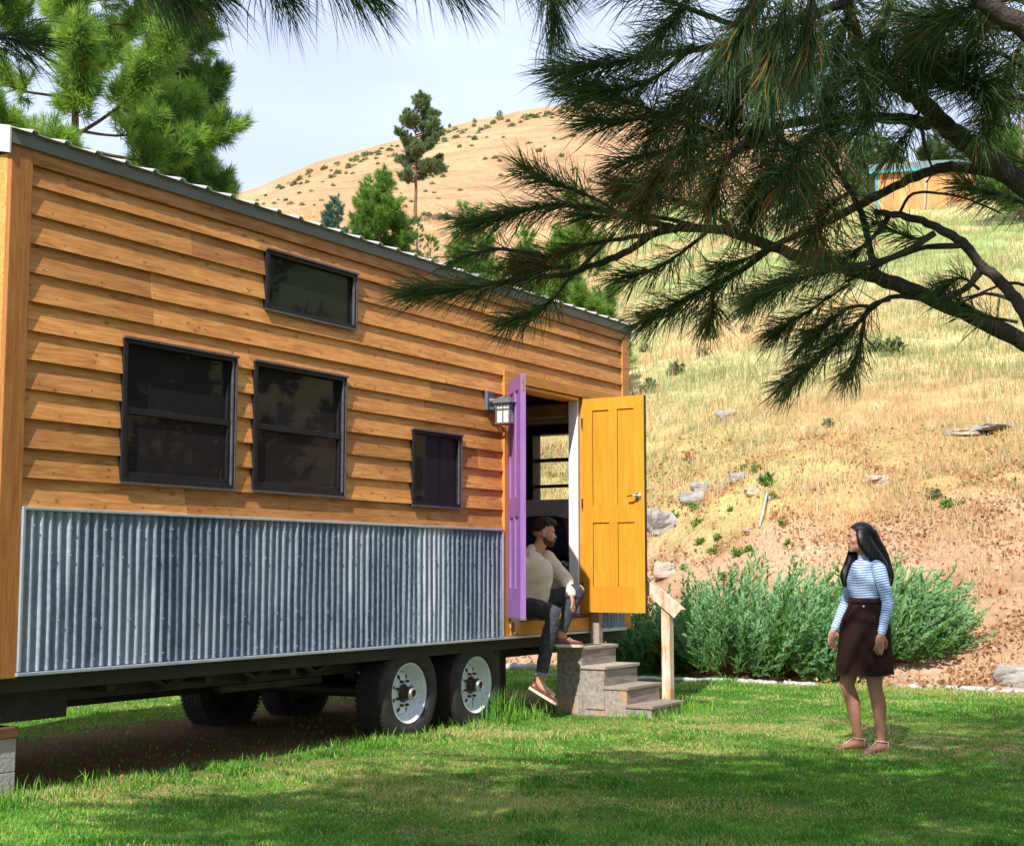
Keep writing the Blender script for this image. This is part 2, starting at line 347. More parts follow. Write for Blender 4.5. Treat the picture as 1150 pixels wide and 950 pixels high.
w = t.n('ShaderNodeTexWave'); w.bands_direction = 'X'; w.inputs['Scale'].default_value = 45; w.inputs['Distortion'].default_value = 1; t.l(t.tc.outputs['Object'], w.inputs['Vector']); t.bump(t.math('ADD', w.outputs[1], f), .5, .004); M['sweater'] = t.m
M['suede'] = varied('tan_shoulder_patch', (.42, .27, .15), (.48, .31, .18), 90, .9)
M['denim'] = varied('black_denim', (.022, .026, .034), (.05, .056, .068), 22, .85, 0, .3, detail=6)
M['denimlite'] = varied('faded_denim', (.16, .17, .20), (.28, .30, .34), 30, .85)
t = NT('striped_jersey'); sx = t.n('ShaderNodeSeparateXYZ'); t.l(t.tc.outputs['Object'], sx.inputs[0])
h = t.math('ADD', t.math('MULTIPLY', t.attr('tone'), 56.0), t.math('MULTIPLY', t.noise(5, 2), 1.2)); s_ = t.math('FRACT', h)
c = t.ramp(s_, [(0, (.55, .66, .82)), (.38, (.55, .66, .82)), (.5, (.10, .21, .42)), (.9, (.10, .21, .42)), (1, (.55, .66, .82))]); t.col(c); t.set(.9, 0, .1); M['stripe'] = t.m
M['skirt'] = varied('brown_corduroy_skirt', (.018, .0085, .0075), (.030, .0145, .012), 26, .9, 0, .3, sc=(6, 6, .5), spec=.1)
M['shoe'] = varied('oxblood_leather', (.10, .025, .018), (.17, .05, .033), 20, .4)
M['sole'] = varied('pale_sole', (.55, .47, .36), (.65, .57, .46), 20, .7)
M['strap'] = varied('blush_leather', (.60, .38, .30), (.68, .45, .36), 20, .5)
M['lips'] = varied('lips', (.34, .10, .085), (.40, .13, .11), 20, .45)
M['eyewhite'] = varied('eye_white', (.7, .68, .65), (.75, .73, .7), 10, .2)
M['iris'] = varied('dark_iris', (.01, .007, .005), (.02, .014, .01), 10, .2)
M['navy'] = varied('navy_cushion_cloth', (.012, .022, .06), (.02, .035, .09), 10, .9, 0, .3)
M['redcloth'] = varied('red_cushion_cloth', (.45, .05, .04), (.55, .08, .06), 10, .9)
t = NT('zigzag_blanket'); sx = t.n('ShaderNodeSeparateXYZ'); t.l(t.tc.outputs['Object'], sx.inputs[0])
zz = t.math('PINGPONG', t.math('ADD', sx.outputs[0], sx.outputs[1]), .045); v = t.math('FRACT', t.math('MULTIPLY', t.math('ADD', zz, sx.outputs[2]), 18.0))
t.col(t.ramp(v, [(0, (.65, .65, .65)), (.48, (.65, .65, .65)), (.52, (.10, .11, .13)), (1, (.1, .11, .13))])); t.set(.9); M['zig'] = t.m
# ------------------------------------------------------------------ ground: one sheet to the horizon
def basecolour(x, y):
    t, r, q = foot_t(x, y)
    n1 = vnoise(x, y, 2.2, 11); n2 = vnoise(x, y, .6, 12); n3 = vnoise(x, y, 7, 13); n4 = vnoise(x, y, 22, 14)
    def mixc(a, b, k): return a*(1-k[:, None])+b*k[:, None]
    C = lambda *c: np.tile(np.array(c, float), (len(x), 1))
    lawn = mixc(C(.07, .15, .022), C(.34, .28, .12), smooth(.55, .8, n1*.6+n2*.4))
    # bare, dusty strip under the trailer
    lx = x*U[0]+y*U[1]-S0; ly = -(x*N[0]+y*N[1])-DW
    under = smooth(-.25, .25, ly+n2*.3-.1)*smooth(-.2, .2, 2.75-ly+n2*.3)*smooth(-.5, .0, lx)*smooth(-.6, 0, 8.0-lx)
    lawn = mixc(lawn, C(.20, .125, .065), under*.95)
    lawn = mixc(lawn, C(.42, .33, .15), smooth(-1.3, -.2, t+n2*.8)*.8)
    soil = mixc(C(.40, .265, .175), C(.52, .37, .26), n2); soil = mixc(soil, C(.30, .175, .10), smooth(.5, .8, n1)*.6)
    gold = mixc(C(.36, .23, .11), C(.50, .33, .165), n2); gold = mixc(gold, C(.40, .40, .16), smooth(.55, .8, n3)*.6)
    green = mixc(C(.40, .40, .19), C(.54, .43, .22), smooth(.45, .75, n1*.5+n3*.5))
    green2 = mixc(C(.26, .38, .13), C(.50, .42, .21), smooth(.4, .7, n1*.4+n3*.6))
    far = mixc(C(.42, .265, .145), C(.50, .34, .195), n4); far = mixc(far, C(.36, .31, .16), smooth(.5, .75, n3*.5+n4*.5)*.8); far = mixc(far, C(.34, .21, .12), smooth(.45, .8, vnoise(x, y, 3, 15))*.6)
    c = soil
    c = mixc(c, gold, smooth(3.0, 5.5, t+n1*2-1)); c = mixc(c, green, smooth(11, 17, t+n3*5-2)); c = mixc(c, green2, smooth(30, 42, t+n3*6))
    c = mixc(c, far, np.maximum(smooth(64, 84, t+n4*8-4), smooth(.10, .03, q)*smooth(20, 32, t))); c = mixc(lawn, c, smooth(-.1, .25, t+n2*.4-.2))
    front = smooth(-.15, .35, np.asarray(y)/np.maximum(r, .01))
    return mixc(lawn*1.0, c, front)
def terrain():
    r = np.concatenate([np.linspace(.5, 14, 70), np.geomspace(14.2, 60, 240), np.geomspace(61, 381, 170), np.geomspace(390, 1500, 14)])
    a1 = np.radians(np.linspace(-24, 24, 520)); a2 = np.radians(np.linspace(25, 335, 130)); az = np.concatenate([a1, a2])
    A, RR = np.meshgrid(az, r); X = (RR*np.sin(A)).ravel(); Y = (RR*np.cos(A)).ravel(); Z = hz(X, Y)
    na = len(az); V = np.stack([X, Y, Z], 1); V = np.vstack([V, [[0, 0, 0]]])
    i, j = np.meshgrid(np.arange(len(r)-1), np.arange(na), indexing='ij'); j2 = (j+1) % na
    F = np.stack([i*na+j, i*na+j2, (i+1)*na+j2, (i+1)*na+j], -1).reshape(-1, 4)[:, ::-1]
    C = np.vstack([basecolour(X, Y), [[.05, .09, .02]]])
    ctr = len(V)-1; cap = np.array([[ctr, ctr, (k+1) % na, k] for k in range(na)])
    o = fastmesh('ground', V, F, M['ground'], smooth=True, nv=4, extra=C)
    capo = np.array([[ctr, (k+1) % na, k][::-1] for k in range(na)])
    return tag(o, 'green lawn rising into a dry golden hillside', None, None, 'structure')
terrain()

# ------------------------------------------------------------------ blades
WP = ((-.15, 11.6, 1.6, .35), (.9, 10.6, .9, .25), (-2.2, 8.6, 1.2, .3), (2.2, 14.6, 2.5, .5), (.3, 8.0, 1.5, .25))
def worn(X, Y):
    k = np.zeros_like(X)
    for x, y, a, b in WP: k = np.maximum(k, np.exp(-((X-x)**2/(a*a)+(Y-y)**2/(b*b*2.2))))
    return k
def blades(x, y, z, h, wdt, tone, lean=.35, seed=1, up=None):
    rg = np.random.default_rng(seed); n = len(x)
    a = rg.uniform(0, 2*np.pi, n); l = rg.uniform(.05, lean, n)*h; b = rg.uniform(0, 2*np.pi, n)
    base = np.stack([x, y, z], 1); wv = np.stack([np.cos(b), np.sin(b), np.zeros(n)], 1)*(wdt/2)[:, None]
    tip = base+np.stack([np.cos(a)*l, np.sin(a)*l, h], 1); mid = base+np.stack([np.cos(a)*l*.3, np.sin(a)*l*.3, h*.6], 1)
    V = np.stack([base-wv, base+wv, mid-wv*.7, mid+wv*.7, tip], 1).reshape(-1, 3)
    k = np.arange(n)[:, None]*5
    T = np.concatenate([k+[0, 1, 3], k+[0, 3, 2], k+[2, 3, 4]], 1).reshape(-1, 3)
    return V, T, np.repeat(tone, 5)
def scatter_front(n, dmin, dmax, seed, power=1.0, pad=1.06):
    rg = np.random.default_rng(seed)
    d = dmin*(dmax/dmin)**(rg.uniform(0, 1, n)**power); q = rg.uniform(-.37, .37, n)*pad
    return q*d, d
def lawn():
    X, Y = scatter_front(430000, 5.9, 21, 21, 1.05); rg = np.random.default_rng(5)
    t, r, q = foot_t(X, Y)
    lx = X*U[0]+Y*U[1]-S0; ly = -(X*N[0]+Y*N[1])-DW
    under = smooth(-.05, .3, ly)*smooth(-.05, .3, 2.6-ly)*smooth(-.3, .1, lx)*smooth(-.3, .1, 7.8-lx)
    n1 = vnoise(X, Y, 1.0, 31); n2 = vnoise(X, Y, .35, 32); n3 = vnoise(X, Y, .16, 33)
    keep = (t < .1) & (rg.uniform(0, 1, len(X)) > under*.96) & (rg.uniform(0, 1, len(X)) < .35+.9*smooth(.2, .5, n2*.6+n1*.4))
    keep &= rg.uniform(0, 1, len(X)) > smooth(-1.2, .1, t)*.6
    X, Y, n1, n2, n3, t, ly = [a[keep] for a in (X, Y, n1, n2, n3, t, ly)]
    h = (.012+.017*n1*n3+.022*smooth(.62, .8, n2)*n3)*rg.uniform(.6, 1.4, len(X))*(1+.5*smooth(12, 18, Y))
    edge = smooth(.45, .0, np.abs(ly-.02))*smooth(.35, .6, n3); h = h+edge*.055*rg.uniform(.3, 1, len(X))
    w = .0045+.0007*Y*rg.uniform(.7, 1.3, len(X))*.6
    tone = np.clip(.45+.55*(n2-.5)+.3*(n1-.5)+rg.normal(0, .14, len(X))-.35*smooth(.62, .8, n2), 0, .82)
    wk = worn(X, Y)*smooth(.35, .6, n2); dry = (rg.uniform(0, 1, len(X)) < .07+.6*wk+.45*smooth(.62, .82, n1*.5+vnoise(X, Y, .5, 35)*.5)+.6*smooth(-1.3, -.1, t)); tone = np.where(dry, rg.uniform(.85, 1, len(X)), tone)
    V, T, to = blades(X, Y, hz(X, Y)-.004, h, w, tone, 1.1, 3)
    o = fastmesh('lawn_grass', V, T, M['lawn'], tone=to); tag(o, 'short green grass of the lawn in front of the house', 'grass', None, 'stuff')
lawn()
def tall_edge():
    """long weedy grass left standing round the wheels, block and steps"""
    rg = np.random.default_rng(9); P = []
    for (lx, ly, n, s, hh) in ((3.5, -.06, 50, .2, .13), (4.35, -.12, 40, .2, .15), (4.9, -.05, 50, .25, .13), (5.15, -.1, 110, .12, .34), (5.45, -.15, 80, .2, .16), (.5, .1, 90, .3, .13), (.9, -.05, 60, .3, .11), (6.05, -.9, 60, .12, .12), (6.75, -1.05, 130, .16, .18), (6.2, -1.12, 60, .2, .12), (1.8, .0, 60, .6, .08), (2.6, .0, 40, .5, .09), (5.8, .6, 160, .5, .2), (7.2, .2, 120, .5, .2)):
        for k in range(n):
            p = H2W(lx+rg.normal(0, s), ly+rg.normal(0, .09)); P.append((p[0], p[1], hh*rg.uniform(.35, 1)))
    P = np.array(P); V, T, to = blades(P[:, 0], P[:, 1], hz(P[:, 0], P[:, 1]), P[:, 2], np.full(len(P), .009), np.clip(rg.normal(.5, .2, len(P)), .1, .8), .8, 4)
    o = fastmesh('long_grass', V, T, M['lawn'], tone=to); tag(o, 'long unmown grass round the wheels and wooden steps', 'grass', None, 'stuff')
tall_edge()
def hill_grass():
    rg = np.random.default_rng(6); X, Y = scatter_front(330000, 15.2, 95, 41, 1.25)
    t, r, q = foot_t(X, Y); n1 = vnoise(X, Y, 1.6, 51); n2 = vnoise(X, Y, .5, 52); n3 = vnoise(X, Y, 6, 53); n4 = vnoise(X, Y, 15, 54)
    dens = .25+.8*smooth(2.0, 5.0, t+n1*2.4-1.2); keep = (t > .1) & (rg.uniform(0, 1, len(X)) < dens*(.25+smooth(.25, .6, n2)))
    X, Y, t, n1, n2, n3, n4 = [a[keep] for a in (X, Y, t, n1, n2, n3, n4)]; m = len(X)
    h = (.10+.22*rg.uniform(0, 1, m)*n2+.10*smooth(8, 20, t))*rg.uniform(.5, 1.2, m)*np.where(t < 3.5, .6, 1); w = .0012*Y**.75*rg.uniform(.6, 1.2, m)
    tone = np.clip(.68+rg.normal(0, .17, m)+.5*(n2-.5)+.3*(n1-.5), .36, 1)
    g = smooth(.42, .75, n3*.45+n1*.25+n4*.3+.12*smooth(9, 17, t)+.18*smooth(22, 36, t)*smooth(.05, .2, X/Y)-.25*smooth(9, 3, t)); g = g*(1-smooth(.12, .02, X/Y)*smooth(16, 30, t)); tone = np.where(rg.uniform(0, 1, m) < g*.85, rg.uniform(.0, .36, m), tone)
    V, T, to = blades(X, Y, hz(X, Y)-.02, h, w, tone, .7, 7)
    o = fastmesh('dry_grass', V, T, M['drygrass'], tone=to); tag(o, 'dry golden grass standing on the hillside', 'grass', None, 'stuff')
    # small leaf litter on the bank
    X, Y = scatter_front(120000, 15.2, 34, 61, 1.0); t, r, q = foot_t(X, Y); n2 = vnoise(X, Y, .55, 62)
    keep = (t > -.3) & (t < 9) & (rg.uniform(0, 1, len(X)) < .15+.9*smooth(.45, .75, n2)); X, Y = X[keep], Y[keep]; m = len(X); s = rg.uniform(.012, .04, m)
    c = np.stack([X, Y, hz(X, Y)+rg.uniform(.0, .07, m)], 1); d1 = rg.normal(0, 1, (m, 3)); d1 /= np.linalg.norm(d1, axis=1)[:, None]; d2 = np.cross(d1, rg.normal(0, 1, (m, 3))); d2 /= np.linalg.norm(d2, axis=1)[:, None]
    V = np.stack([c-d1*s[:, None], c+d2*s[:, None]*.7, c+d1*s[:, None], c-d2*s[:, None]*.7], 1).reshape(-1, 3); F = np.arange(4*m).reshape(-1, 4)
    o = fastmesh('leaf_litter', V, F, M['litter'], tone=np.repeat(np.clip(rg.normal(.55, .25, m), 0, 1), 4), nv=4); tag(o, 'scattered dry leaves and crumbs on the sandy bank', 'litter', None, 'stuff')
hill_grass()

# ------------------------------------------------------------------ rocks, weeds, edging
def rock(px, py, wpx, hpx, label, mat='rock', sink=.35, group=None):
    p = hit(px, py+hpx*.35, 12, 120)
    if p is None: return
    d = p[1]; rx = wpx*d/FPX/2; rz = hpx*d/FPX/2*1.15; mb = MB(); sd = random.random()*50
    rr = []
    n, m = 18, 12
    for j in range(m+1):
        ph = math.pi*min(max(j/m, .03), .97); ring = []
        for i in range(n):
            a = 2*math.pi*i/n; v = Vector((math.sin(ph)*math.cos(a), math.sin(ph)*math.sin(a), math.cos(ph)*-1))
            k = 1+.38*mnoise.noise(v*1.3+Vector((sd, 0, 0)))+.13*mnoise.noise(v*3.5+Vector((0, sd, 0)))
            q = Vector((max(-.78, min(.78, v.x)), max(-.8, min(.8, v.y)), max(-.7, min(.72, v.z))))*1.25*k
            ring.append((q.x*rx, q.y*rx*.9, q.z*rz))
        rr.append(ring)
    mb.rings(rr); o = mb.build('rock', M[mat], smooth=False); o.location = p+np.array([0, rx*.3, rz*(.9-sink)]); o.rotation_euler = (0, 0, random.uniform(-.4, .4))
    tag(o, label, 'rock', group)
rock(787, 549, 20, 15, 'grey rounded rock topping the cluster high on the bank behind the door')
rock(780, 560, 26, 13, 'long grey rock lying under the rounded one in the bank cluster')
rock(829, 537, 18, 11, 'small grey stone at the upper end of the bank cluster')
rock(846, 553, 17, 8, 'flat pinkish stone lying right of the grey bank cluster', 'rocktan')
rock(812, 546, 10, 7, 'tiny grey stone between the two groups of bank stones')
rock(855, 537, 10, 7, 'little white stone beside the green weed on the bank')
rock(743, 587, 32, 26, 'large pale grey boulder on the bank just right of the yellow door')
rock(748, 641, 24, 17, 'rounded cream rock low on the bank above the handrail', 'rocktan')
rock(985, 542, 26, 15, 'tan flat-topped rock in golden grass above the woman', 'rocktan')
rock(816, 466, 24, 10, 'whitish rock alone in pale grass below the pine twigs')
rock(1138, 760, 36, 24, 'pale boulder at the right end of the white edging')
rock(842, 595, 12, 5, 'small pink stone half buried in the bare bank', 'rocktan')
rock(1085, 486, 30, 7, 'low slab of exposed stone at left of the outcrop in golden grass', 'rocktan')
rock(1122, 480, 50, 7, 'low grey slab of the outcrop in golden grass near the picture edge')
rock(1065, 487, 8, 5, 'small chip of stone beside the outcrop in golden grass')
rock(1040, 419, 8, 4, 'tiny pale stone on the slope under the thick pine limb')
rock(705, 590, 10, 8, 'grey stone half hidden behind the yellow door edge')
rock(863, 560, 7, 5, 'pebble-sized grey stone near the leaning stick')

def weed(px, py, hpx, kind, n, label, group, seed):
    p = hit(px, py, 12, 130); rg = np.random.default_rng(seed)
    if p is None: return
    s = hpx*p[1]/FPX; m = n; d = rg.normal(0, 1, (m, 3)); d[:, 2] = np.abs(d[:, 2]); d /= np.linalg.norm(d, axis=1)[:, None]
    c = d*rg.uniform(.15, 1, m)[:, None]*np.array([s*.75, s*.75, s]); ls = rg.uniform(.06, .13, m)*s*1.6
    d1 = rg.normal(0, 1, (m, 3)); d1 /= np.linalg.norm(d1, axis=1)[:, None]; d2 = np.cross(d1, rg.normal(0, 1, (m, 3))); d2 /= np.linalg.norm(d2, axis=1)[:, None]
    V = np.stack([c-d1*ls[:, None], c+d2*ls[:, None]*.6, c+d1*ls[:, None], c-d2*ls[:, None]*.6], 1).reshape(-1, 3)
    b0 = np.array([[0, 0, -.01], [.004, 0, -.01]]); FQ = np.arange(4*m).reshape(-1, 4); ST = np.stack([np.full(m, 4*m), np.full(m, 4*m+1), FQ[:, 1], FQ[:, 0]], 1)   # stems run from the root to every leaf
    o = fastmesh('weed', np.vstack([V, b0]), np.vstack([FQ, ST]), M[kind], tone=np.concatenate([np.repeat(rg.uniform(0, 1, m), 4), [.3, .3]]), nv=4); o.location = p; tag(o, label, 'weed', group)
WG = [(780, 572, 14), (850, 530, 16), (862, 545, 22), (868, 560, 12), (786, 612, 13), (806, 608, 12), (820, 575, 10), (757, 583, 14), (782, 590, 12), (829, 625, 15), (802, 622, 14), (840, 620, 12), (886, 615, 13), (812, 650, 14), (835, 528, 10), (1065, 570, 18), (1080, 566, 10), (1042, 553, 8), (725, 585, 10), (768, 640, 10), (878, 590, 10)]
for i, (x, y, h) in enumerate(WG): weed(x, y, h*.75, 'weedgreen', 90, 'small bright green leafy weed growing on the bare bank', 'green weeds on the bank', 100+i)
for i, (x, y, h) in enumerate([(773, 518, 12), (814, 656, 9), (1135, 548, 16), (1125, 668, 9), (1110, 660, 7), (820, 640, 6)]): weed(x, y, h, 'weedred', 26, 'small plant with red autumn leaves on the dry bank', 'red-leaved plants on the bank', 200+i)
for i, (x, y, h) in enumerate([(705, 500, 30), (730, 440, 20), (760, 420, 20), (800, 380, 18), (905, 380, 18), (1005, 400, 30), (985, 395, 22), (790, 400, 14), (838, 375, 14), (725, 395, 14), (1050, 560, 16), (930, 480, 14), (685, 350, 16)]): weed(x, y, h*.8, 'sage', 160, 'soft grey green clump growing among the dry grass', 'grey-green clumps on the slope', 300+i)

def log(p0, p1, r, name, label, cat, mat='logwhite', n=9):
    pts = [np.array(p0)+(np.array(p1)-np.array(p0))*k/n for k in range(n+1)]; o0 = pts[0].copy()
    q = [tuple(p-o0+np.array([0, random.uniform(-1, 1)*r*.25, random.uniform(-1, 1)*r*.25])) for p in pts]
    mb = MB(); mb.tube(q, [r*random.uniform(.85, 1.1) for _ in q], 9); o = mb.build(name, M[mat], smooth=True); o.location = o0; tag(o, label, cat); return o
def gp(px, py, z=.03):
    r = ray(px, py); k = (z-EYE)/r[2]; return np.array([r[0]*k, r[1]*k, z])
log(gp(1006, 771, .0), gp(1200, 780, .0), .04, 'edging_log', 'long white weathered edging pole on the lawn right of the woman', 'log')
log(gp(829, 766, 0), gp(872, 768, 0), .04, 'edging_log', 'short pale edging pole beneath the juniper, nearer the steps', 'log')
log(gp(880, 768, 0), gp(917, 770, 0), .04, 'edging_log', 'short pale edging pole beneath the juniper, behind the woman', 'log')
log(gp(560, 748), gp(600, 749), .05, 'edging_log', 'white edging pole glimpsed under the trailer behind the rear wheel', 'log')
log(gp(712, 762), gp(822, 765), .03, 'edging_log', 'shaded edging pole running behind the wooden handrail post', 'log')
a = hit(853, 595); b = hit(862, 562); log(a+[0, 0, .03], b+[0, 0, .12], .016, 'dead_stick', 'bleached dead stick leaning on the bare bank', 'stick', n=5)
a = hit(452, 172, 80); b = hit(492, 162, 80)
if a is not None and b is not None: log(a+[0, 0, .4], b+[0, 0, .8], .45, 'fallen_trunk', 'grey fallen tree trunk lying on the far golden hillside', 'log')

# one long seed stalk in the near grass
a = gp(110, 905, 0); bq = at(137, 872, a[1]+.02); mb = MB(); mb.tube([(0, 0, 0), tuple((bq-a)*.5+np.array([-.02, 0, .02])), tuple(bq-a)], [.003, .0025, .002], 6); mb.ell(tuple(bq-a), (.010, .010, .014)); o = mb.build('seed_stalk', M['litter'], smooth=True); o.location = a; tag(o, 'single long dry seed stalk standing in the grass near the concrete pier', 'weed')
# ------------------------------------------------------------------ the house on its trailer (x along the wall, y into the house)
HR = math.atan2(U[1], U[0])
def hempty(name, lx, ly, z, label, cat, rz=0, group=None): return empty(name, tuple(H2W(lx, ly, z)), HR+rz, label, cat, group)
house = hempty('tiny_house', 0, 0, 0, 'cedar-clad tiny house on a trailer with galvanised skirting and a purple and yellow door', 'tiny house')
HL, HWD = 7.66, 2.45; ZB, ZM, ZT = .705, 1.62, 3.62
WINS = [(.855, 1.85, 1.80, 2.675), (2.04, 3.035, 1.805, 2.68), (2.14, 3.15, 3.05, 3.465), (3.90, 4.585, 1.78, 2.372)]
DOOR = (5.27, 6.78, .72, 3.0)
rs = random.Random(3)
def siding(x0, x1, z0, z1, openings, fn, mb):
    """lapped boards; fn(x, out, z) maps to house coordinates"""
    pitch = .166; z = z0; row = 0
    while z < z1-.02:
        zt = min(z+pitch, z1); cuts = [x0]
        x = x0+rs.uniform(.9, 2.6)
        while x < x1-.4: cuts.append(x); x += rs.uniform(1.6, 3.6)
        cuts.append(x1)
        for a, b in zip(cuts, cuts[1:]):
            mb.tone = rs.random(); off = rs.uniform(-.0015, .0015); segs = [(a, b)]
            xs = sorted({a, b} | {v for o in openings for v in o[:2] if a < v < b and o[3] > z and o[2] < zt})
            for p, q in zip(xs, xs[1:]):
                mid = (p+q)/2; spans = [(z, zt)]
                for o in openings:
                    if o[0] < mid < o[1]:
                        new = []
                        for s, e in spans:
                            if o[3] <= s or o[2] >= e: new.append((s, e)); continue
                            if o[2] > s: new.append((s, o[2]))
                            if o[3] < e: new.append((o[3], e))
                        spans = new
                g0 = .0012 if p == a else 0; g1 = .0012 if q == b else 0
                for s, e in spans:
                    if e-s < .004: continue
                    o0 = lambda zz: .027+off-.024*(zz-z)/pitch
                    nn = max(1, int((q-p)/.35)); pr = None
                    for k in range(nn):
                        xa = p+g0+(q-p-g0-g1)*k/nn; xb = p+g0+(q-p-g0-g1)*(k+1)/nn
                        wv = lambda xx: .0016*mnoise.noise(Vector((xx*1.7, row*3.1, 2)))
                        P = [fn(xa, -.012, s), fn(xb, -.012, s), fn(xb, o0(s)+wv(xb), s), fn(xa, o0(s)+wv(xa), s), fn(xa, -.012, e), fn(xb, -.012, e), fn(xb, o0(e)+.001, e), fn(xa, o0(e)+.001, e)]
                        mb.hexa(P)
        z = zt; row += 1
mb = MB(); siding(.125, HL-.12, ZM+.004, 3.565, WINS+[(DOOR[0], DOOR[1]+.1, 0, DOOR[3])], lambda x, o, z: (x, -o, z), mb)
mb.build('siding', M['siding'], house)
mb = MB(); siding(.10, HWD-.1, ZB, 3.7, [], lambda x, o, z: (-o, x, z), mb); mb.build('end_siding', M['siding'], house)
mb = MB(); siding(.0, HWD, ZB, 3.55, [(.2, 1.05, 1.86, 2.68), (1.02, 1.22, 3.02, 3.2)], lambda x, o, z: (HL+o, x, z), mb); mb.build('far_end_siding', M['siding'], house)
mb = MB(); siding(.0, HL, ZB, 3.55, [], lambda x, o, z: (x, HWD+o, z), mb); mb.build('rear_siding', M['siding'], house)
mb = MB()
zz = ZM+.04
while zz < 3.45:
    xx = .2+rs.uniform(0, .3)
    while xx < HL-.2:
        if not any(o[0]-.05 < xx < o[1]+.05 and o[2]-.03 < zz < o[3]+.03 for o in WINS+[(DOOR[0]-.05, DOOR[1]+.1, 0, DOOR[3])]): mb.ell((xx, -.0235, zz+rs.uniform(-.006, .006)), (.0042, .0025, .0042), 6, 4)
        xx += rs.uniform(.38, .44)
    zz += .166
mb.build('nails', M['hub'], house)
# corner boards
def plank(name, x0, x1, y0, y1, z0, z1, mat, parent=house, bevel=.003, tone=.5):
    m = MB(); m.tone = tone; m.box(x0, x1, y0, y1, z0, z1); return m.build(name, M[mat] if isinstance(mat, str) else mat, parent, bevel=bevel)
plank('corner_board', -.028, .122, -.036, -.002, ZB-.02, 3.655, 'trimwood', tone=.1)
plank('corner_board', -.030, -.0, -.002, .10, ZB-.02, 3.6, 'siding', tone=.95)
plank('corner_board', -.030, 0, HWD-.1, HWD+.02, ZB-.02, 3.6, 'siding', tone=.6)
plank('corner_board', HL-.118, HL+.03, -.034, -.002, ZB, 3.65, 'siding', tone=.35)
plank('frieze_board', .124, HL-.12, -.034, -.010, 3.568, 3.655, 'trimwood' if 0 else 'siding', tone=.05)
# inner skin: front wall lining with its openings, floor, ceiling
def wallgrid(mb, xs, zs, holes, y0, y1, swap=False):
    for a, b in zip(xs, xs[1:]):
        for c, d in zip(zs, zs[1:]):
            mx, mz = (a+b)/2, (c+d)/2
            if any(h[0] < mx < h[1] and h[2] < mz < h[3] for h in holes): continue
            if swap: mb.box(y0, y1, a, b, c, d)
            else: mb.box(a, b, y0, y1, c, d)
DO = (5.37, 6.68, .86, 2.90)
holes = WINS+[DO]
xs = sorted({.0, HL}|{v for h in holes for v in h[:2]}); zs = sorted({ZB, 3.645}|{v for h in holes for v in h[2:]})
mb = MB(); wallgrid(mb, xs, zs, holes, .012, .10); mb.build('inner_wall', M['inwood'], house)
eh = [(.2, 1.05, 1.86, 2.68), (1.02, 1.22, 3.02, 3.2)]
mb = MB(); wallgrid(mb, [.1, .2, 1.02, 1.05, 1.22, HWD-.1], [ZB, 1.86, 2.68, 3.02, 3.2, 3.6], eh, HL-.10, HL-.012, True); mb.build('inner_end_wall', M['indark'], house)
plank('rear_inner_wall', 0, HL, HWD-.1, HWD-.012, ZB, 3.6, 'inwood', bevel=0)
plank('near_inner_wall', .012, .10, .1, HWD-.1, ZB, 3.6, 'inwood', bevel=0)
plank('floor', .1, HL-.1, .1, HWD-.1, ZB, .855, 'floor', bevel=0)
plank('ceiling', .1, HL-.1, .1, HWD-.1, 3.45, 3.5, 'inwood', bevel=0)
plank('loft', .1, 3.9, .1, HWD-.1, 2.86, 2.92, 'inwood', bevel=0)
plank('ceiling_beam', HL-.5, HL-.38, .1, HWD-.1, 2.98, 3.1, 'inwood', bevel=0); plank('ceiling_beam', HL-.95, HL-.85, .1, HWD-.1, 2.74, 2.86, 'inwood', bevel=0)
plank('shelf', HL-.40, HL-.105, .1, 1.3, 2.76, 2.80, 'offwhite', bevel=0)
# galvanised skirting, wavy sheet
def corrugated(x0, x1, z0, z1, y=-.004):
    P = .0678; n = int((x1-x0)/P*10); nz = 9; V = []; F = []; T = []
    rg = np.random.default_rng(4); pan = np.cumsum([0]+list(rg.uniform(.60, .70, 20)))+x0-.3; pt = rg.uniform(0, 1, 30)
    for j in range(nz+1):
        for i in range(n+1):
            x = x0+(x1-x0)*i/n; z = z0+(z1-z0)*j/nz; ph = (x-x0)/P*2*math.pi+.22*math.sin(x*3.1)+.55*mnoise.noise(Vector((x*13, z*.9, 3)))
            s = math.tanh(1.5*math.cos(ph))/.905; amp = .0172+.0085*mnoise.noise(Vector((x*8.5, z*.7, 5)))
            dent = .0035*mnoise.noise(Vector((x*9, z*5, 1)))+.004*mnoise.noise(Vector((x*2, z*1.5, 7)))
            k = int(np.searchsorted(pan, x)); V.append((x, y-.020-amp*s+dent-.0015*(k % 2), z)); T.append(pt[k])
    for j in range(nz):
        for i in range(n): a = j*(n+1)+i; F.append((a, a+1, a+n+2, a+n+1))
    return V, F, T
for (a, b, c, d) in ((.135, 5.235, ZB+.012, ZM-.012), (6.92, HL-.12, ZB, ZM)):
    V, F, T = corrugated(a, b, c, d); o = fastmesh('metal_skirting', V, F, M['galv'], house, tone=T, smooth=True, nv=4)
    if a < 1:
        VA = np.array(V); mb = MB(); mb.ell((0, 0, 0), (.0075, .006, .0075), 7, 4); s0 = mb.build('screw', M['steel'], o); first = True
        for r_, zz in enumerate((1.52, 1.36, .98, .76)):
            x = a+.1+.07*r_
            while x < b-.05:
                zc_ = zz+rs.uniform(-.012, .012); m_ = (np.abs(VA[:, 0]-x) < .036) & (np.abs(VA[:, 2]-zc_) < .06); c_ = VA[m_]
                q_ = c_[np.argmin(c_[:, 1])]; sc_ = s0 if first else s0.copy()
                if not first: COL.objects.link(sc_)
                sc_.parent = o; sc_.location = (q_[0], q_[1]-.002, zc_); first = False; x += .0678*(3 if r_ % 2 else 4)
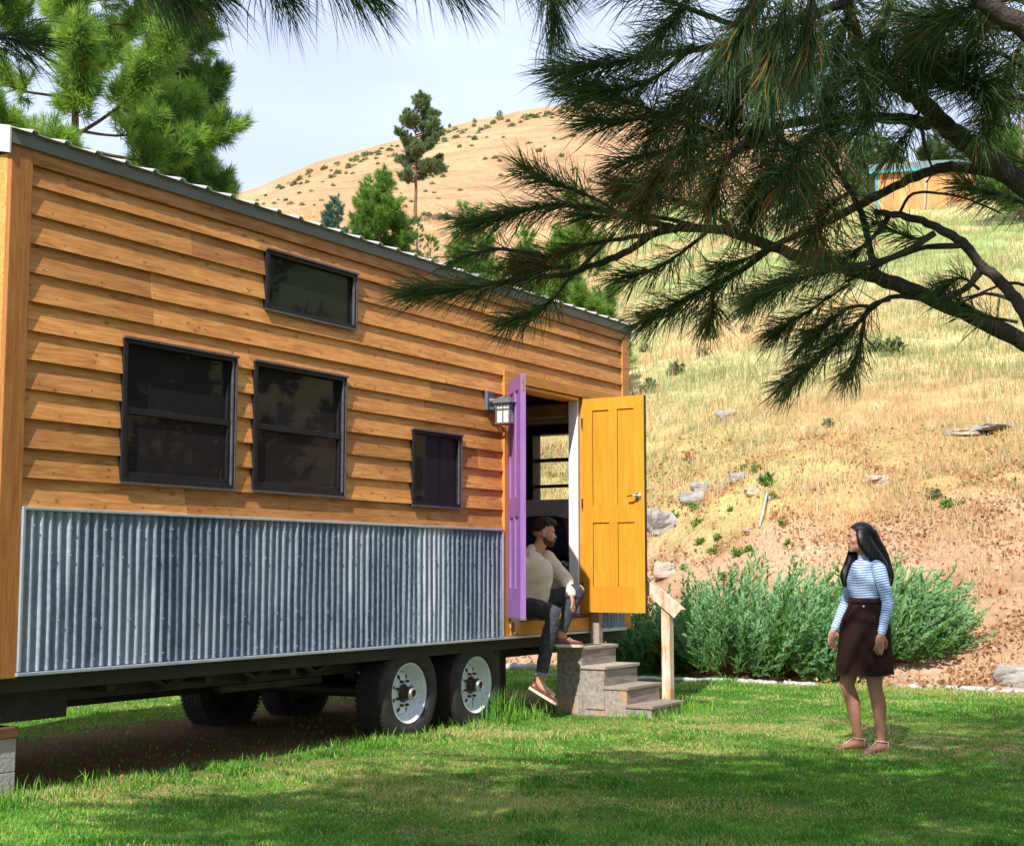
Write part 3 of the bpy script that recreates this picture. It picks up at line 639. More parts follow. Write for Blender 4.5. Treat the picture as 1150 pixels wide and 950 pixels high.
plank('metal_trim', .124, 5.245, -.050, -.003, ZM-.012, ZM+.006, 'trimmetal'); plank('metal_trim', .123, .142, -.050, -.003, ZB+.012, ZM-.0125, 'trimmetal')
plank('metal_trim', 5.226, 5.246, -.050, -.003, ZB+.012, ZM-.0125, 'trimmetal'); plank('drip_edge', .115, HL-.1, -.054, .02, ZB-.012, ZB+.008, 'trimmetal')
plank('metal_trim', 6.90, HL-.12, -.04, -.003, ZB-.014+.002, ZB+.02, 'trimmetal')
# door surround
plank('door_trim', 5.262, 5.356, -.042, .012, ZB+.01, 2.905, 'honeytrimz', tone=.7); plank('door_trim', 5.262, HL-.14, -.040, .012, 2.907, 3.0, 'honeytrim', tone=.15)
plank('door_trim', 6.70, 6.79, -.038, .012, .863, 2.905, 'honeytrimz', tone=.4); plank('sill_board', 5.357, 6.895, -.050, .012, ZB+.012, .838, 'honeytrim', tone=.55)
plank('threshold', 5.357, 6.70, -.062, .11, .842, .872, 'indark', tone=.3)
plank('door_jamb', 6.655, 6.682, .0, .098, .872, 2.90, 'white'); plank('door_jamb', 5.368, 5.395, -.02, .16, .872, 2.90, 'honeytrimz'); plank('door_jamb', 5.395, 6.655, -.02, .16, 2.872, 2.90, 'honeytrim')

# windows
def window(x0, x1, z0, z1, kind):
    f = MB(); w = .030; yo, yi = -.038, .05
    f.box(x0, x1, yo, yi, z0, z0+w); f.box(x0, x1, yo, yi, z1-w, z1); f.box(x0, x0+w, yo, yi, z0+w, z1-w); f.box(x1-w, x1, yo, yi, z0+w, z1-w)
    fo = f.build('window', M['blackframe'], house, bevel=.002)
    e = MB(); e.box(x0-.012, x1+.012, yo-.006, yo+.004, z0-.010, z0+.004); e.box(x1-.004, x1+.01, yo-.006, yo+.004, z0+.004, z1); e.box(x0-.012, x1+.014, yo-.016, yo+.004, z1-.004, z1+.010)
    e.box(x1-w-.004, x1-w+.008, yo-.003, yo+.01, z0+w, z1-w); e.build('frame_edge', M['framelite'], fo)
    ix0, ix1, iz0, iz1 = x0+w, x1-w, z0+w, z1-w; zm = z0+(z1-z0)*.50
    g = MB()
    if kind == 'hung':
        s = MB(); s.box(ix0, ix1, -.030, .0, zm-.02, zm+.018)
        s.box(ix0, ix0+.026, -.026, .0, iz0, zm-.02); s.box(ix1-.032, ix1, -.026, .0, iz0, zm-.02); s.box(ix0+.026, ix1-.032, -.026, 0, iz0, iz0+.035); s.box(ix1-.02, ix1, -.012, .02, zm+.018, iz1); s.build('sash', M['blackframe'], fo, bevel=.002)
        g.poly([(ix0, -.012, iz0), (ix1, -.012, iz0), (ix1, -.012, zm), (ix0, -.012, zm)]); g.build('pane', M['glass'], fo)
        g = MB(); g.poly([(ix0, .008, zm), (ix1, .008, zm), (ix1, .008, iz1), (ix0, .008, iz1)]); g.build('pane', M['glass'], fo)
    else:
        g.poly([(ix0, -.008, iz0), (ix1, -.008, iz0), (ix1, -.008, iz1), (ix0, -.008, iz1)]); g.build('pane', M['glass'], fo)
for i, w_ in enumerate(WINS): window(*w_, 'hung' if i < 2 else 'fixed')
# end wall windows seen through the doorway
f = MB()
for (a, b, c, d) in ((.2, 1.05, 1.86, 2.68),):
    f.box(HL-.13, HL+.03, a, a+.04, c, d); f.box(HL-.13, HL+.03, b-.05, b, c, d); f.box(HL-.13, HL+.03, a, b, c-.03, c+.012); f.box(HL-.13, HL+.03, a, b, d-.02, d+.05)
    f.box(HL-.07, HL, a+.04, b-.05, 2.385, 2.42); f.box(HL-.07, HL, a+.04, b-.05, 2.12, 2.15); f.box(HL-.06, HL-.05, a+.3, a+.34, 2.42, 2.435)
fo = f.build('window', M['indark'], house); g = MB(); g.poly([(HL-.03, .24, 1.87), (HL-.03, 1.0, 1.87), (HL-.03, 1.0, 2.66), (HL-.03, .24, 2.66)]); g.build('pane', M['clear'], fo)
# roof
ov = .045; RZ = 3.735; rise = .30; ym = HWD/2
def roofz(y): return RZ+rise*(1-abs(y-ym)/(ym+ov))
V = []; F = []; T = []
prof = []; x = -.055; pit = .2355
while x < HL+.06:
    for dx, dz in ((0, 0), (.125, 0), (.137, .026), (.172, .026), (.185, 0)): prof.append((x+dx, dz*.75))
    x += pit
prof = [(min(px_, HL+.065), dz) for px_, dz in prof]; ys = [-ov-.03, ym, HWD+ov+.03]
for y in ys:
    for px_, dz in prof: V.append((px_, y, roofz(y)+dz+.006))
n = len(prof)
for j in range(2):
    for i in range(n-1): a = j*n+i; F.append((a, a+1, a+n+1, a+n))
roof = fastmesh('roof', V, F, M['roofmetal'], house, nv=4); sm = roof.modifiers.new('s', 'SOLIDIFY'); sm.thickness = .004
fb = MB(); fb.box(-.05, HL+.055, -ov-.006, -ov+.004, 3.652, RZ); fb.box(-.05, HL+.055, -ov+.004, -.0, 3.652, 3.660); fb.build('fascia', M['fascia'], roof)
fb = MB(); fb.box(-.05, HL+.055, HWD+ov, HWD+ov+.01, 3.597, RZ); fb.build('fascia', M['fascia'], roof)
for xx in (-.062, HL+.057):
    fb = MB()
    for (ya, yb) in ((-ov-.008, ym), (ym, HWD+ov+.01)):
        za, zb = roofz(ya)+.012, roofz(yb)+.012; fb.hexa([(xx, ya, za-.155), (xx+.012, ya, za-.155), (xx+.012, yb, zb-.155), (xx, yb, zb-.155), (xx, ya, za), (xx+.012, ya, za), (xx+.012, yb, zb), (xx, yb, zb)])
    fb.build('rake_trim', M['rake'], roof)
for xx in (0., HL-.03):       # gable infill above the end walls
    fb = MB(); fb.rings([[(xx, 0, 3.5), (xx, HWD, 3.5), (xx, HWD, roofz(HWD)-.02), (xx, ym, roofz(ym)-.02), (xx, 0, roofz(0)-.02)], [(xx+.03, 0, 3.5), (xx+.03, HWD, 3.5), (xx+.03, HWD, roofz(HWD)-.02), (xx+.03, ym, roofz(ym)-.02), (xx+.03, 0, roofz(0)-.02)]]); fb.build('gable', M['siding'], house)
# doors: leaf built closed along +x from the hinge, then turned
def leaf(name, hx, hy, dirx, diry, purple_front):
    """dir = unit vector hinge->latch in house coordinates; thickness lies to its left"""
    L_, T_, z0, z1 = .655, .045, .888, 2.885; mb = MB(); ang = math.atan2(diry, dirx)
    mb.M = Matrix.Translation((hx, hy, 0)) @ Matrix.Rotation(ang, 4, 'Z')
    st = .105; mu = .09; rec = .013
    def both(x0, x1, za, zb, inset=0, tone=.5):
        mb.tone = tone; ya, yb = inset, T_-inset; p = [(x0, ya, za), (x1, ya, za), (x1, yb, za), (x0, yb, za), (x0, ya, zb), (x1, ya, zb), (x1, yb, zb), (x0, yb, zb)]
        a = [mb.vert(q) for q in p]
        for q, m in (((0,3,2,1), 1), ((4,5,6,7), 1), ((0,1,5,4), 0), ((1,2,6,5), 2), ((2,3,7,6), 1), ((3,0,4,7), 2)): mb.cm = m; mb.face([a[i] for i in q])
    both(0, st, z0, z1, 0, .45); both(L_-st, L_, z0, z1, 0, .6)
    both(st, L_-st, z0, z0+.24, 0, .3); both(st, L_-st, z1-.115, z1, 0, .7); both(st, L_-st, z0+.83, z0+.99, 0, .5)
    c = L_/2
    both(c-mu/2, c+mu/2, z0+.24, z0+.83, 0, .4); both(c-mu/2, c+mu/2, z0+.99, z1-.115, 0, .65)
    for (xa, xb) in ((st, c-mu/2), (c+mu/2, L_-st)):
        for (za, zb) in ((z0+.24, z0+.83), (z0+.99, z1-.115)):
            both(xa, xb, za, zb, rec, .55)
            # raised moulding on the outer face
            w = .012
    return mb.build(name, [M['purple'] if purple_front else M['yellow'], M['yellow'] if purple_front else M['purple'], M['purple'] if name == 'door' and purple_front else M['indark']], house), mb.M
# yellow inner face shows: leaf on the far hinge
yd, MY = leaf('door', 6.675, -.045, -.05, -.9987, False)
MYI = lambda p: tuple(MY @ Vector(p))
for o in [yd]: tag(o, 'varnished yellow inner face of the open right leaf')
pdr, MP = leaf('door', 5.302, -.048, -.762, -.648, True)
tag(pdr, 'purple outer face of the open left leaf')
# which side faces the camera for each leaf is fixed by the hinge side
h = MB(); h.M = MY; yy = -.001
h.lathe([(.001, -.012), (.032, -.012), (.032, -.001), (.001, -.001)], 20, 'y', (.595, 0, 1.955)); h.tube([(.595, -.01, 1.955), (.595, -.05, 1.955)], .011, 10); h.tube([(.60, -.05, 1.957), (.56, -.056, 1.959), (.50, -.05, 1.950)], [.012, .010, .008], 10)
h.build('handle', M['steel'], yd, smooth=True)
h = MB(); h.M = MY; h.tube([(.60, .045, 1.955), (.60, .085, 1.955)], .010, 10); h.ell((.60, .095, 1.955), (.024, .016, .024)); h.build('handle', M['steel'], yd, smooth=True)
for zz in (1.12, 1.9, 2.66):
    h = MB(); h.M = MY; h.tube([(-.008, .0, zz-.045), (-.008, .0, zz+.045)], .009, 8); h.build('hinge', M['hub'], yd)
h = MB(); h.M = MP; h.box(.655, .657, .011, .034, 2.74, 2.87); h.tube([(.656, .0225, 2.75), (.656, .0225, 2.80)], .006, 8); h.build('bolt', M['brass'], pdr)
h = MB(); h.M = MP; h.box(.0, .66, -.003, .048, .872, .889); h.build('door_shoe', M['fascia'], pdr)
# trailer underneath
def cbox(name, *b, mat='chassis'): m = MB(); m.box(*b); return m.build(name, M[mat], house, bevel=.003)
cbox('chassis_rail', -.6, HL-.05, .30, .38, .50, .688); cbox('chassis_rail', -.6, HL-.05, 2.02, 2.10, .50, .688)
cbox('underside_panel', .0, HL-.02, .02, HWD-.02, .690, .7025, mat='undergreen'); cbox('side_rail', .02, HL-.05, .03, .075, .60, .690, mat='undergreen'); cbox('side_rail', .02, HL-.05, HWD-.08, HWD-.03, .60, .690)
cbox('end_box', -.4, .72, .22, 1.9, .415, .60)
for xx in (.9, 1.75, 2.6, 5.3, 6.2, 7.0): cbox('crossmember', xx, xx+.06, .08, HWD-.08, .55, .689)
for xx in (1.5, 2.35, 3.0, 5.2):
    m = MB(); m.rings([[(xx, .08, .60), (xx, .30, .50), (xx, .30, .689), (xx, .08, .689)], [(xx+.02, .08, .60), (xx+.02, .30, .50), (xx+.02, .30, .689), (xx+.02, .08, .689)]]); m.build('gusset', M['undergreen'], house)
    m = MB(); m.tube([(xx-.35, .12, .685), (xx, .2, .54)], .02, 6); m.tube([(xx+.35, .12, .685), (xx, .2, .54)], .02, 6); m.build('brace', M['chassis'], house)
AX = [(4.0, ), (4.97, )]
for (xa,) in AX:
    m = MB(); m.tube([(xa, .2, .325), (xa, 1.95, .325)], .05, 10); m.build('axle', M['chassis'], house)
    for yy in (.34, 2.06):
        m = MB(); pts = [(xa-.42, yy, .50), (xa-.2, yy, .42), (xa, yy, .40), (xa+.2, yy, .42), (xa+.42, yy, .50)]; m.rings([[(p[0], yy-.03, p[2]-.03), (p[0], yy+.03, p[2]-.03), (p[0], yy+.03, p[2]+.03), (p[0], yy-.03, p[2]+.03)] for p in pts]); m.build('leaf_spring', M['chassis'], house)
cbox('equaliser_bar', 2.2, 3.3, .36, .42, .44, .49); cbox('cross_brace', 1.4, 3.3, 1.15, 1.22, .36, .42)
for xx in (5.35, 5.75): cbox('support_leg', xx, xx+.10, .30, .40, .0, .52)
cbox('steel_plate', 5.45, 6.1, .62, .66, .10, .60); cbox('side_flap', 5.30, 5.42, .1, .75, .12, .66)

def wheel(xc, yc, outward=-1, zc=.325):
    w = empty('wheel', (xc, yc, zc)); w.parent = house; s = outward
    tr = [(.235, .015), (.245, -.004), (.27, -.012), (.33, -.016), (.362, -.008), (.378, .012), (.385, .035), (.386, .20), (.378, .225), (.362, .243), (.32, .25), (.26, .245), (.235, .23), (.232, .1), (.235, .015)]
    m = MB(); m.lathe([(r, -s*y) for r, y in tr], 56, 'y')
    ty = m.build('tyre', M['tyre'], w, smooth=True)
    for k in range(5):
        g = None
    tm = MB()
    for k in range(64):
        a = 2*math.pi*k/64
        for (y0, y1, da) in ((.012, .05, .0), (.058, .098, .035), (.106, .146, .0), (.154, .194, .035), (.2, .235, 0)):
            tm.M = Matrix.Rotation(a+da, 4, 'Y'); tm.box(-.0125, .0125, -s*y0 if s < 0 else -y1, -s*y1 if s < 0 else -y0, .380, .3925)
    tm.build('tread', M['tyre'], w)
    rp = [(.232, .015), (.236, .004), (.228, .0), (.221, .006), (.214, .03), (.206, .05), (.196, .058), (.19, .075), (.175, .09), (.168, .092)]
    m = MB(); m.lathe([(r, -s*y) for r, y in rp], 56, 'y')
    # dished disc with oval hand holes cut as real openings
    nA, hole_r = 96, .128
    radii = [.168, .158, .142, .126, .112, .095, .07]; dep = [.092, .082, .072, .066, .064, .062, .060]
    ids = []
    for r, d in zip(radii, dep): ids.append([m.vert((r*math.cos(2*math.pi*i/nA), -s*d, r*math.sin(2*math.pi*i/nA))) for i in range(nA)])
    for j in range(len(radii)-1):
        for i in range(nA):
            rm = (radii[j]+radii[j+1])/2; ph = (i+.5) % 12 - 6
            if abs(rm-.1345) < .02 and (ph/1.75)**2+((rm-.134)/.0165)**2 < 1.05: continue
            i2 = (i+1) % nA; m.face((ids[j][i], ids[j][i2], ids[j+1][i2], ids[j+1][i]))
    ro = m.build('rim', M['rim'], w, smooth=True); sm = ro.modifiers.new('s', 'SOLIDIFY'); sm.thickness = .004
    m = MB(); m.lathe([(.001, -s*.16), (.2, -s*.16), (.2, -s*.15), (.001, -s*.15)], 24, 'y'); m.build('drum', M['chassis'], w)
    m = MB(); m.lathe([(r, -s*y) for r, y in [(.072, .061), (.066, .052), (.056, .045), (.052, .02), (.044, .012), (.044, -.028), (.036, -.040), (.03, -.036), (.001, -.034)]], 24, 'y')
    m.build('hub', M['hub'], w, smooth=True)
    m = MB(); m.lathe([(r, -s*y) for r, y in [(.044, -.012), (.048, -.014), (.048, -.038), (.038, -.043), (.032, -.043), (.030, -.030), (.001, -.028)]], 24, 'y'); m.build('hub_cap', M['steel'], w, smooth=True)
    for k in range(8):
        a = 2*math.pi*(k+.5)/8; m = MB(); m.tube([(.098*math.cos(a), -s*.064, .098*math.sin(a)), (.098*math.cos(a), -s*.035, .098*math.sin(a))], .0105, 6); m.build('wheel_nut', M['hub'], w)
    return w
for xa in (4.0, 4.97): wheel(xa, .05) 
for xa in (4.0, 4.97): wheel(xa, 2.10, 1)

# ------------------------------------------------------------------ things in and round the house
ben = hempty('storage_bench', HL-.5, 1.0, .856, 'pale grey built bench seat seen through the doorway', 'bench')
m = MB(); m.box(-.30, .38, -.85, .35, 0, .46); m.build('base', M['white'], ben, bevel=.004); m = MB(); m.box(-.32, .385, -.87, .36, .463, .49); m.build('top', M['offwhite'], ben)
m = MB(); m.box(-.335, .36, -.8, .3, .492, .51); m.box(-.338, -.326, -.8, .3, .41, .492); o = m.build('blanket', M['zig']); o.parent = None; o.matrix_world = ben.matrix_world
o.location = ben.location; o.rotation_euler = ben.rotation_euler; tag(o, 'grey and white zigzag blanket on the pale bench indoors', 'blanket')
def pillow(name, lx, ly, z, r, mat, label, rz=0, tilt=0):
    mb = MB(); rr = []
    for j in range(13):
        v = -1+2*j/12; ring = []
        for i in range(24):
            a = 2*math.pi*i/24; c, s_ = math.cos(a), math.sin(a); k = (abs(c)**6+abs(s_)**6)**(-1/6)
            u = math.sqrt(max(0, 1-abs(v)**2.2)); uu = u if abs(v) < .95 else u
            ring.append((v*r[0]*(.25+.75*1), c*k*r[1]*min(1, .45+uu*.6), s_*k*r[2]*min(1, .45+uu*.6)))
        rr.append(ring)
    mb.rings(rr); o = mb.build(name, M[mat], smooth=True); o.location = H2W(lx, ly, z); o.rotation_euler = (0, tilt, HR+rz); tag(o, label, 'cushion'); return o
pillow('cushion', HL-.38, .72, 1.60, (.07, .26, .22), 'navy', 'plump navy blue cushion leaning under the far window indoors', tilt=-.25)
pillow('cushion', HL-.33, .42, 1.60, (.06, .2, .2), 'redcloth', 'red cushion half hidden behind the navy cushion', tilt=-.25)
ac = hempty('air_conditioner', HL-.28, .75, 1.72, 'small white air conditioner under the far window indoors', 'air conditioner')
m = MB(); m.box(-.12, .16, -.3, .22, 0, .26); m.build('case', M['white'], ac, bevel=.01)
m = MB()
for k in range(6): m.box(-.127, -.118, -.26, .16, .12+k*.02, .13+k*.02)
m.build('grille', M['offwhite'], ac)
# wall lantern
lan = hempty('wall_lantern', 5.02, -.03, 2.62, 'grey wall lantern with frosted panes mounted left of the doorway', 'lantern')
m = MB(); m.box(-.055, .055, -.022, .01, -.0, .17); m.build('wall_plate', M['lampmetal'], lan, bevel=.006)
m = MB(); m.tube([(0, -.02, .085), (0, -.07, .082), (0, -.13, .098), (0, -.175, .105)], [.026, .018, .018, .022], 8); m.tube([(0, -.02, .02), (0, -.05, .015), (0, -.10, .06)], .012, 6); m.build('arm', M['lampmetal'], lan)
cx, cy = 0, -.18
def sq(r, z): return [(cx-r, cy-r, z), (cx+r, cy-r, z), (cx+r, cy+r, z), (cx-r, cy+r, z)]
m = MB(); m.rings([sq(.088, .048), sq(.09, .058), sq(.05, .092), sq(.022, .108), sq(.004, .112)]); m.build('cap', M['lampmetal'], lan, bevel=.003)
m = MB(); m.rings([sq(.074, -.125), sq(.074, -.112)]); m.build('base', M['lampmetal'], lan, bevel=.002)
m = MB()
for sx in (-1, 1):
    for sy in (-1, 1): m.box(cx+sx*.064-.006, cx+sx*.064+.006, cy+sy*.064-.006, cy+sy*.064+.006, -.112, .05)
for s_ in (-1, 1):
    m.box(cx-.004, cx+.004, cy+s_*.064-.004, cy+s_*.064+.004, -.112, .05); m.box(cx+s_*.064-.004, cx+s_*.064+.004, cy-.004, cy+.004, -.112, .05)
    m.box(cx-.064, cx+.064, cy+s_*.064-.004, cy+s_*.064+.004, -.004, .004); m.box(cx+s_*.064-.004, cx+s_*.064+.004, cy-.064, cy+.064, -.004, .004)
    for q in (-.032, .032):
        m.box(cx+q-.002, cx+q+.002, cy+s_*.064-.003, cy+s_*.064+.003, .004, .05); m.box(cx+s_*.064-.003, cx+s_*.064+.003, cy+q-.002, cy+q+.002, .004, .05)
m.build('cage', M['lampmetal'], lan); m = MB(); m.rings([sq(.059, -.112), sq(.059, .049)]); m.build('lamp_glass', M['frost'], lan)
# concrete blocks and the plank under the near end
def block(lx, ly, z, w, d, h, label, grp=None):
    o = hempty('concrete_block', lx, ly, z, label, 'block', 0, grp); m = MB(); m.box(0, w, 0, d, 0, h); m.build('body', M['concrete'], o, bevel=.004); return o
BX, BY, BZ = .33, .18, 0
def onebox(name, lx, ly, z, w, d, h, mat, label, cat):
    m = MB(); m.box(0, w, 0, d, 0, h); o = m.build(name, M[mat], bevel=.005); o.location = H2W(lx, ly, z); o.rotation_euler = (0, 0, HR); tag(o, label, cat); return o
onebox('concrete_block', -.06, .20, -.01, .40, .4, .15, 'concrete', 'lower concrete block of the pier standing in the grass', 'block')
onebox('concrete_block', -.06, .20, .142, .40, .4, .19, 'concrete', 'upper concrete block of the pier under the reddish plank', 'block')
onebox('wood_plank', -.08, .18, .334, .42, .44, .06, 'plank', 'reddish wooden plank between concrete pier and trailer', 'plank')
# steps: x along the wall, outward = -y
st = hempty('wooden_steps', 6.10, 0, 0, 'weathered grey wooden steps leading up to the open double doors', 'steps')
ZS = [.60, .435, .265, .115]; YO = [.08, .335, .555, .775, 1.01]; SW = .66
for i in range(4):
    z = ZS[i]; ya, yb = -YO[i+1], -YO[i]
    m = MB(); m.tone = rs.random(); m.M = Matrix.Rotation(rs.uniform(-.006, .006), 4, 'Z'); yb2 = yb+(.0 if i == 0 else .01)
    m.box(-.015, SW+.015, ya-.018, yb2, z-.028, z+.0); m.build('tread', M['weathered'], st, bevel=.004)
    m = MB(); m.tone = rs.random(); zl = ZS[i+1] if i < 3 else -.05; m.box(.02, SW-.0, ya, ya+.022, zl+.001, z-.03); m.build('riser', M['step'], st, bevel=.002)
    if i == 0:
        for (a, b) in ((-YO[1]+.0, -YO[1]+.0),): pass
        m = MB(); m.tone = .15; m.box(0, .02, ya, yb, .172, z-.03); m.build('side_panel', M['step'], st, bevel=.003); m = MB(); m.tone = .8; m.box(-.003, .019, ya, yb, -.05, .170); m.build('side_panel', M['step'], st, bevel=.003)
    else:
        m = MB(); m.tone = rs.random(); zb_ = .125 if i == 1 else -.05; m.box(0, .02, ya, yb-.001, zb_, z-.03); m.build('side_panel', M['step'], st, bevel=.003)
        if i == 1: m = MB(); m.tone = .6; m.box(-.012, .008, ya-.004, yb-.04, .062, .20); m.build('patch_board', M['step'], st, bevel=.003); m = MB(); m.tone = .9; m.box(0, .02, ya, yb-.001, -.05, .123); m.build('side_panel', M['step'], st, bevel=.003)
    m = MB(); m.tone = rs.random(); m.box(SW-.022, SW-.001, ya+.023, yb-.001, -.05, z-.031); m.build('side_panel', M['step'], st)
m = MB(); m.box(SW+.02, SW+.105, -.875, -.79, .06, .96); m.build('handrail_post', M['rail'], st, bevel=.004)
m = MB(); m.box(SW+.02, SW+.10, -.15, -.06, .0, 1.35); m.build('handrail_post', M['weathered'], st, bevel=.004)
m = MB(); m.M = Matrix.Translation((SW+.0, -.895, .955)) @ Matrix.Rotation(R(38), 4, 'X'); m.box(.0, .115, -.10, .98, 0, .036); m.box(-.004, .018, -.098, .98, -.065, .0); m.build('handrail', M['rail'], st, bevel=.003)
# ------------------------------------------------------------------ needles
class Needles:
    def __init__(s, seed=1): s.rg = np.random.default_rng(seed); s.B = []; s.D = []; s.Ln = []; s.W = []; s.T = []; s.S = []
    def add(s, B, D, Ln, W, T, sag):
        s.B.append(B); s.D.append(D); s.Ln.append(Ln); s.W.append(W); s.T.append(T); s.S.append(np.full(len(B), sag))
    def spray(s, path, n, length, w, tone=.4, tvar=.12, back=.45, spread=.75, sag=.35, dead=0.0, jit=.003):
        """needles along the last part of a twig, pointing forward and outward"""
        rg = s.rg; P = np.array(path, float); seg = np.linalg.norm(np.diff(P, axis=0), axis=1); cum = np.concatenate([[0], np.cumsum(seg)]); tot = cum[-1]
        u = tot*(1-back*rg.beta(.9, 1.3, n)); u = np.clip(u, 0, tot*.999); i = np.clip(np.searchsorted(cum, u)-1, 0, len(seg)-1); f = (u-cum[i])/np.maximum(seg[i], 1e-6)
        B = P[i]+(P[i+1]-P[i])*f[:, None]; t = (P[i+1]-P[i])/np.maximum(seg[i], 1e-6)[:, None]
        rad = rg.normal(0, 1, (n, 3)); rad -= t*(rad*t).sum(1)[:, None]; rad /= np.linalg.norm(rad, axis=1)[:, None]+1e-9
        a = rg.uniform(.12, 1, n)*spread*(.65+.5*(tot-u)/max(tot*back, 1e-6)); D = t*np.cos(a)[:, None]+rad*np.sin(a)[:, None]
        T = np.clip(tone+rg.normal(0, tvar, n), 0, .79); dd = rg.uniform(0, 1, n) < dead; T = np.where(dd, rg.uniform(.9, 1, n), T)
        s.add(B+rg.normal(0, jit, (n, 3)), D, length*rg.uniform(.7, 1.12, n), w*rg.uniform(.8, 1.2, n), T, sag)
    def build(s, name, mat, parent=None, loc=None, segs=2):
        B = np.concatenate(s.B); D = np.concatenate(s.D); Ln = np.concatenate(s.Ln); W = np.concatenate(s.W); T = np.concatenate(s.T); S = np.concatenate(s.S); n = len(B)
        if loc is not None: B = B-np.array(loc)
        rg = s.rg; side = np.cross(D, rg.normal(0, 1, (n, 3))); side /= np.linalg.norm(side, axis=1)[:, None]+1e-9
        g = np.array([0, 0, -1.0]); Lc = Ln[:, None]; Sg = (S*Ln)[:, None]; cur = rg.normal(0, .07, (n, 3))*Lc
        mid = B+D*Lc*.5+g*Sg*.18+cur; tip = B+D*Lc*.95+g*Sg*.62+cur*.5; w = (W/2)[:, None]
        if segs == 2:
            V = np.stack([B-side*w*.8, B+side*w*.8, mid-side*w, mid+side*w, tip], 1).reshape(-1, 3); k = np.arange(n)[:, None]*5
            F = np.concatenate([k+[0, 1, 3], k+[0, 3, 2], k+[2, 3, 4]], 1).reshape(-1, 3); to = np.repeat(T, 5)
        else:
            V = np.stack([B-side*w, B+side*w, tip], 1).reshape(-1, 3); F = np.arange(3*n).reshape(-1, 3); to = np.repeat(T, 3)
        return fastmesh(name, V, F, M[mat], parent, tone=to)
def nrm(v): v = np.asarray(v, float); return v/(np.linalg.norm(v)+1e-9)
def limb(parent, pts, r0, r1, mat='bark', name='branch', origin=(0, 0, 0), n=5, sides=9, gnarl=.0, pw=1):
    P = bez(pts, n); m = len(P); P = [p-np.array(origin) for p in P]
    if gnarl: P = [p+np.array([random.uniform(-1, 1), random.uniform(-1, 1), random.uniform(-1, 1)])*gnarl*(r0) for p in P]
    rr = [(r0+(r1-r0)*(i/(m-1))**pw)*random.uniform(.94, 1.07) for i in range(m)]
    mb = MB(); mb.tube([tuple(p) for p in P], rr, sides); return mb.build(name, M[mat], parent, smooth=True)

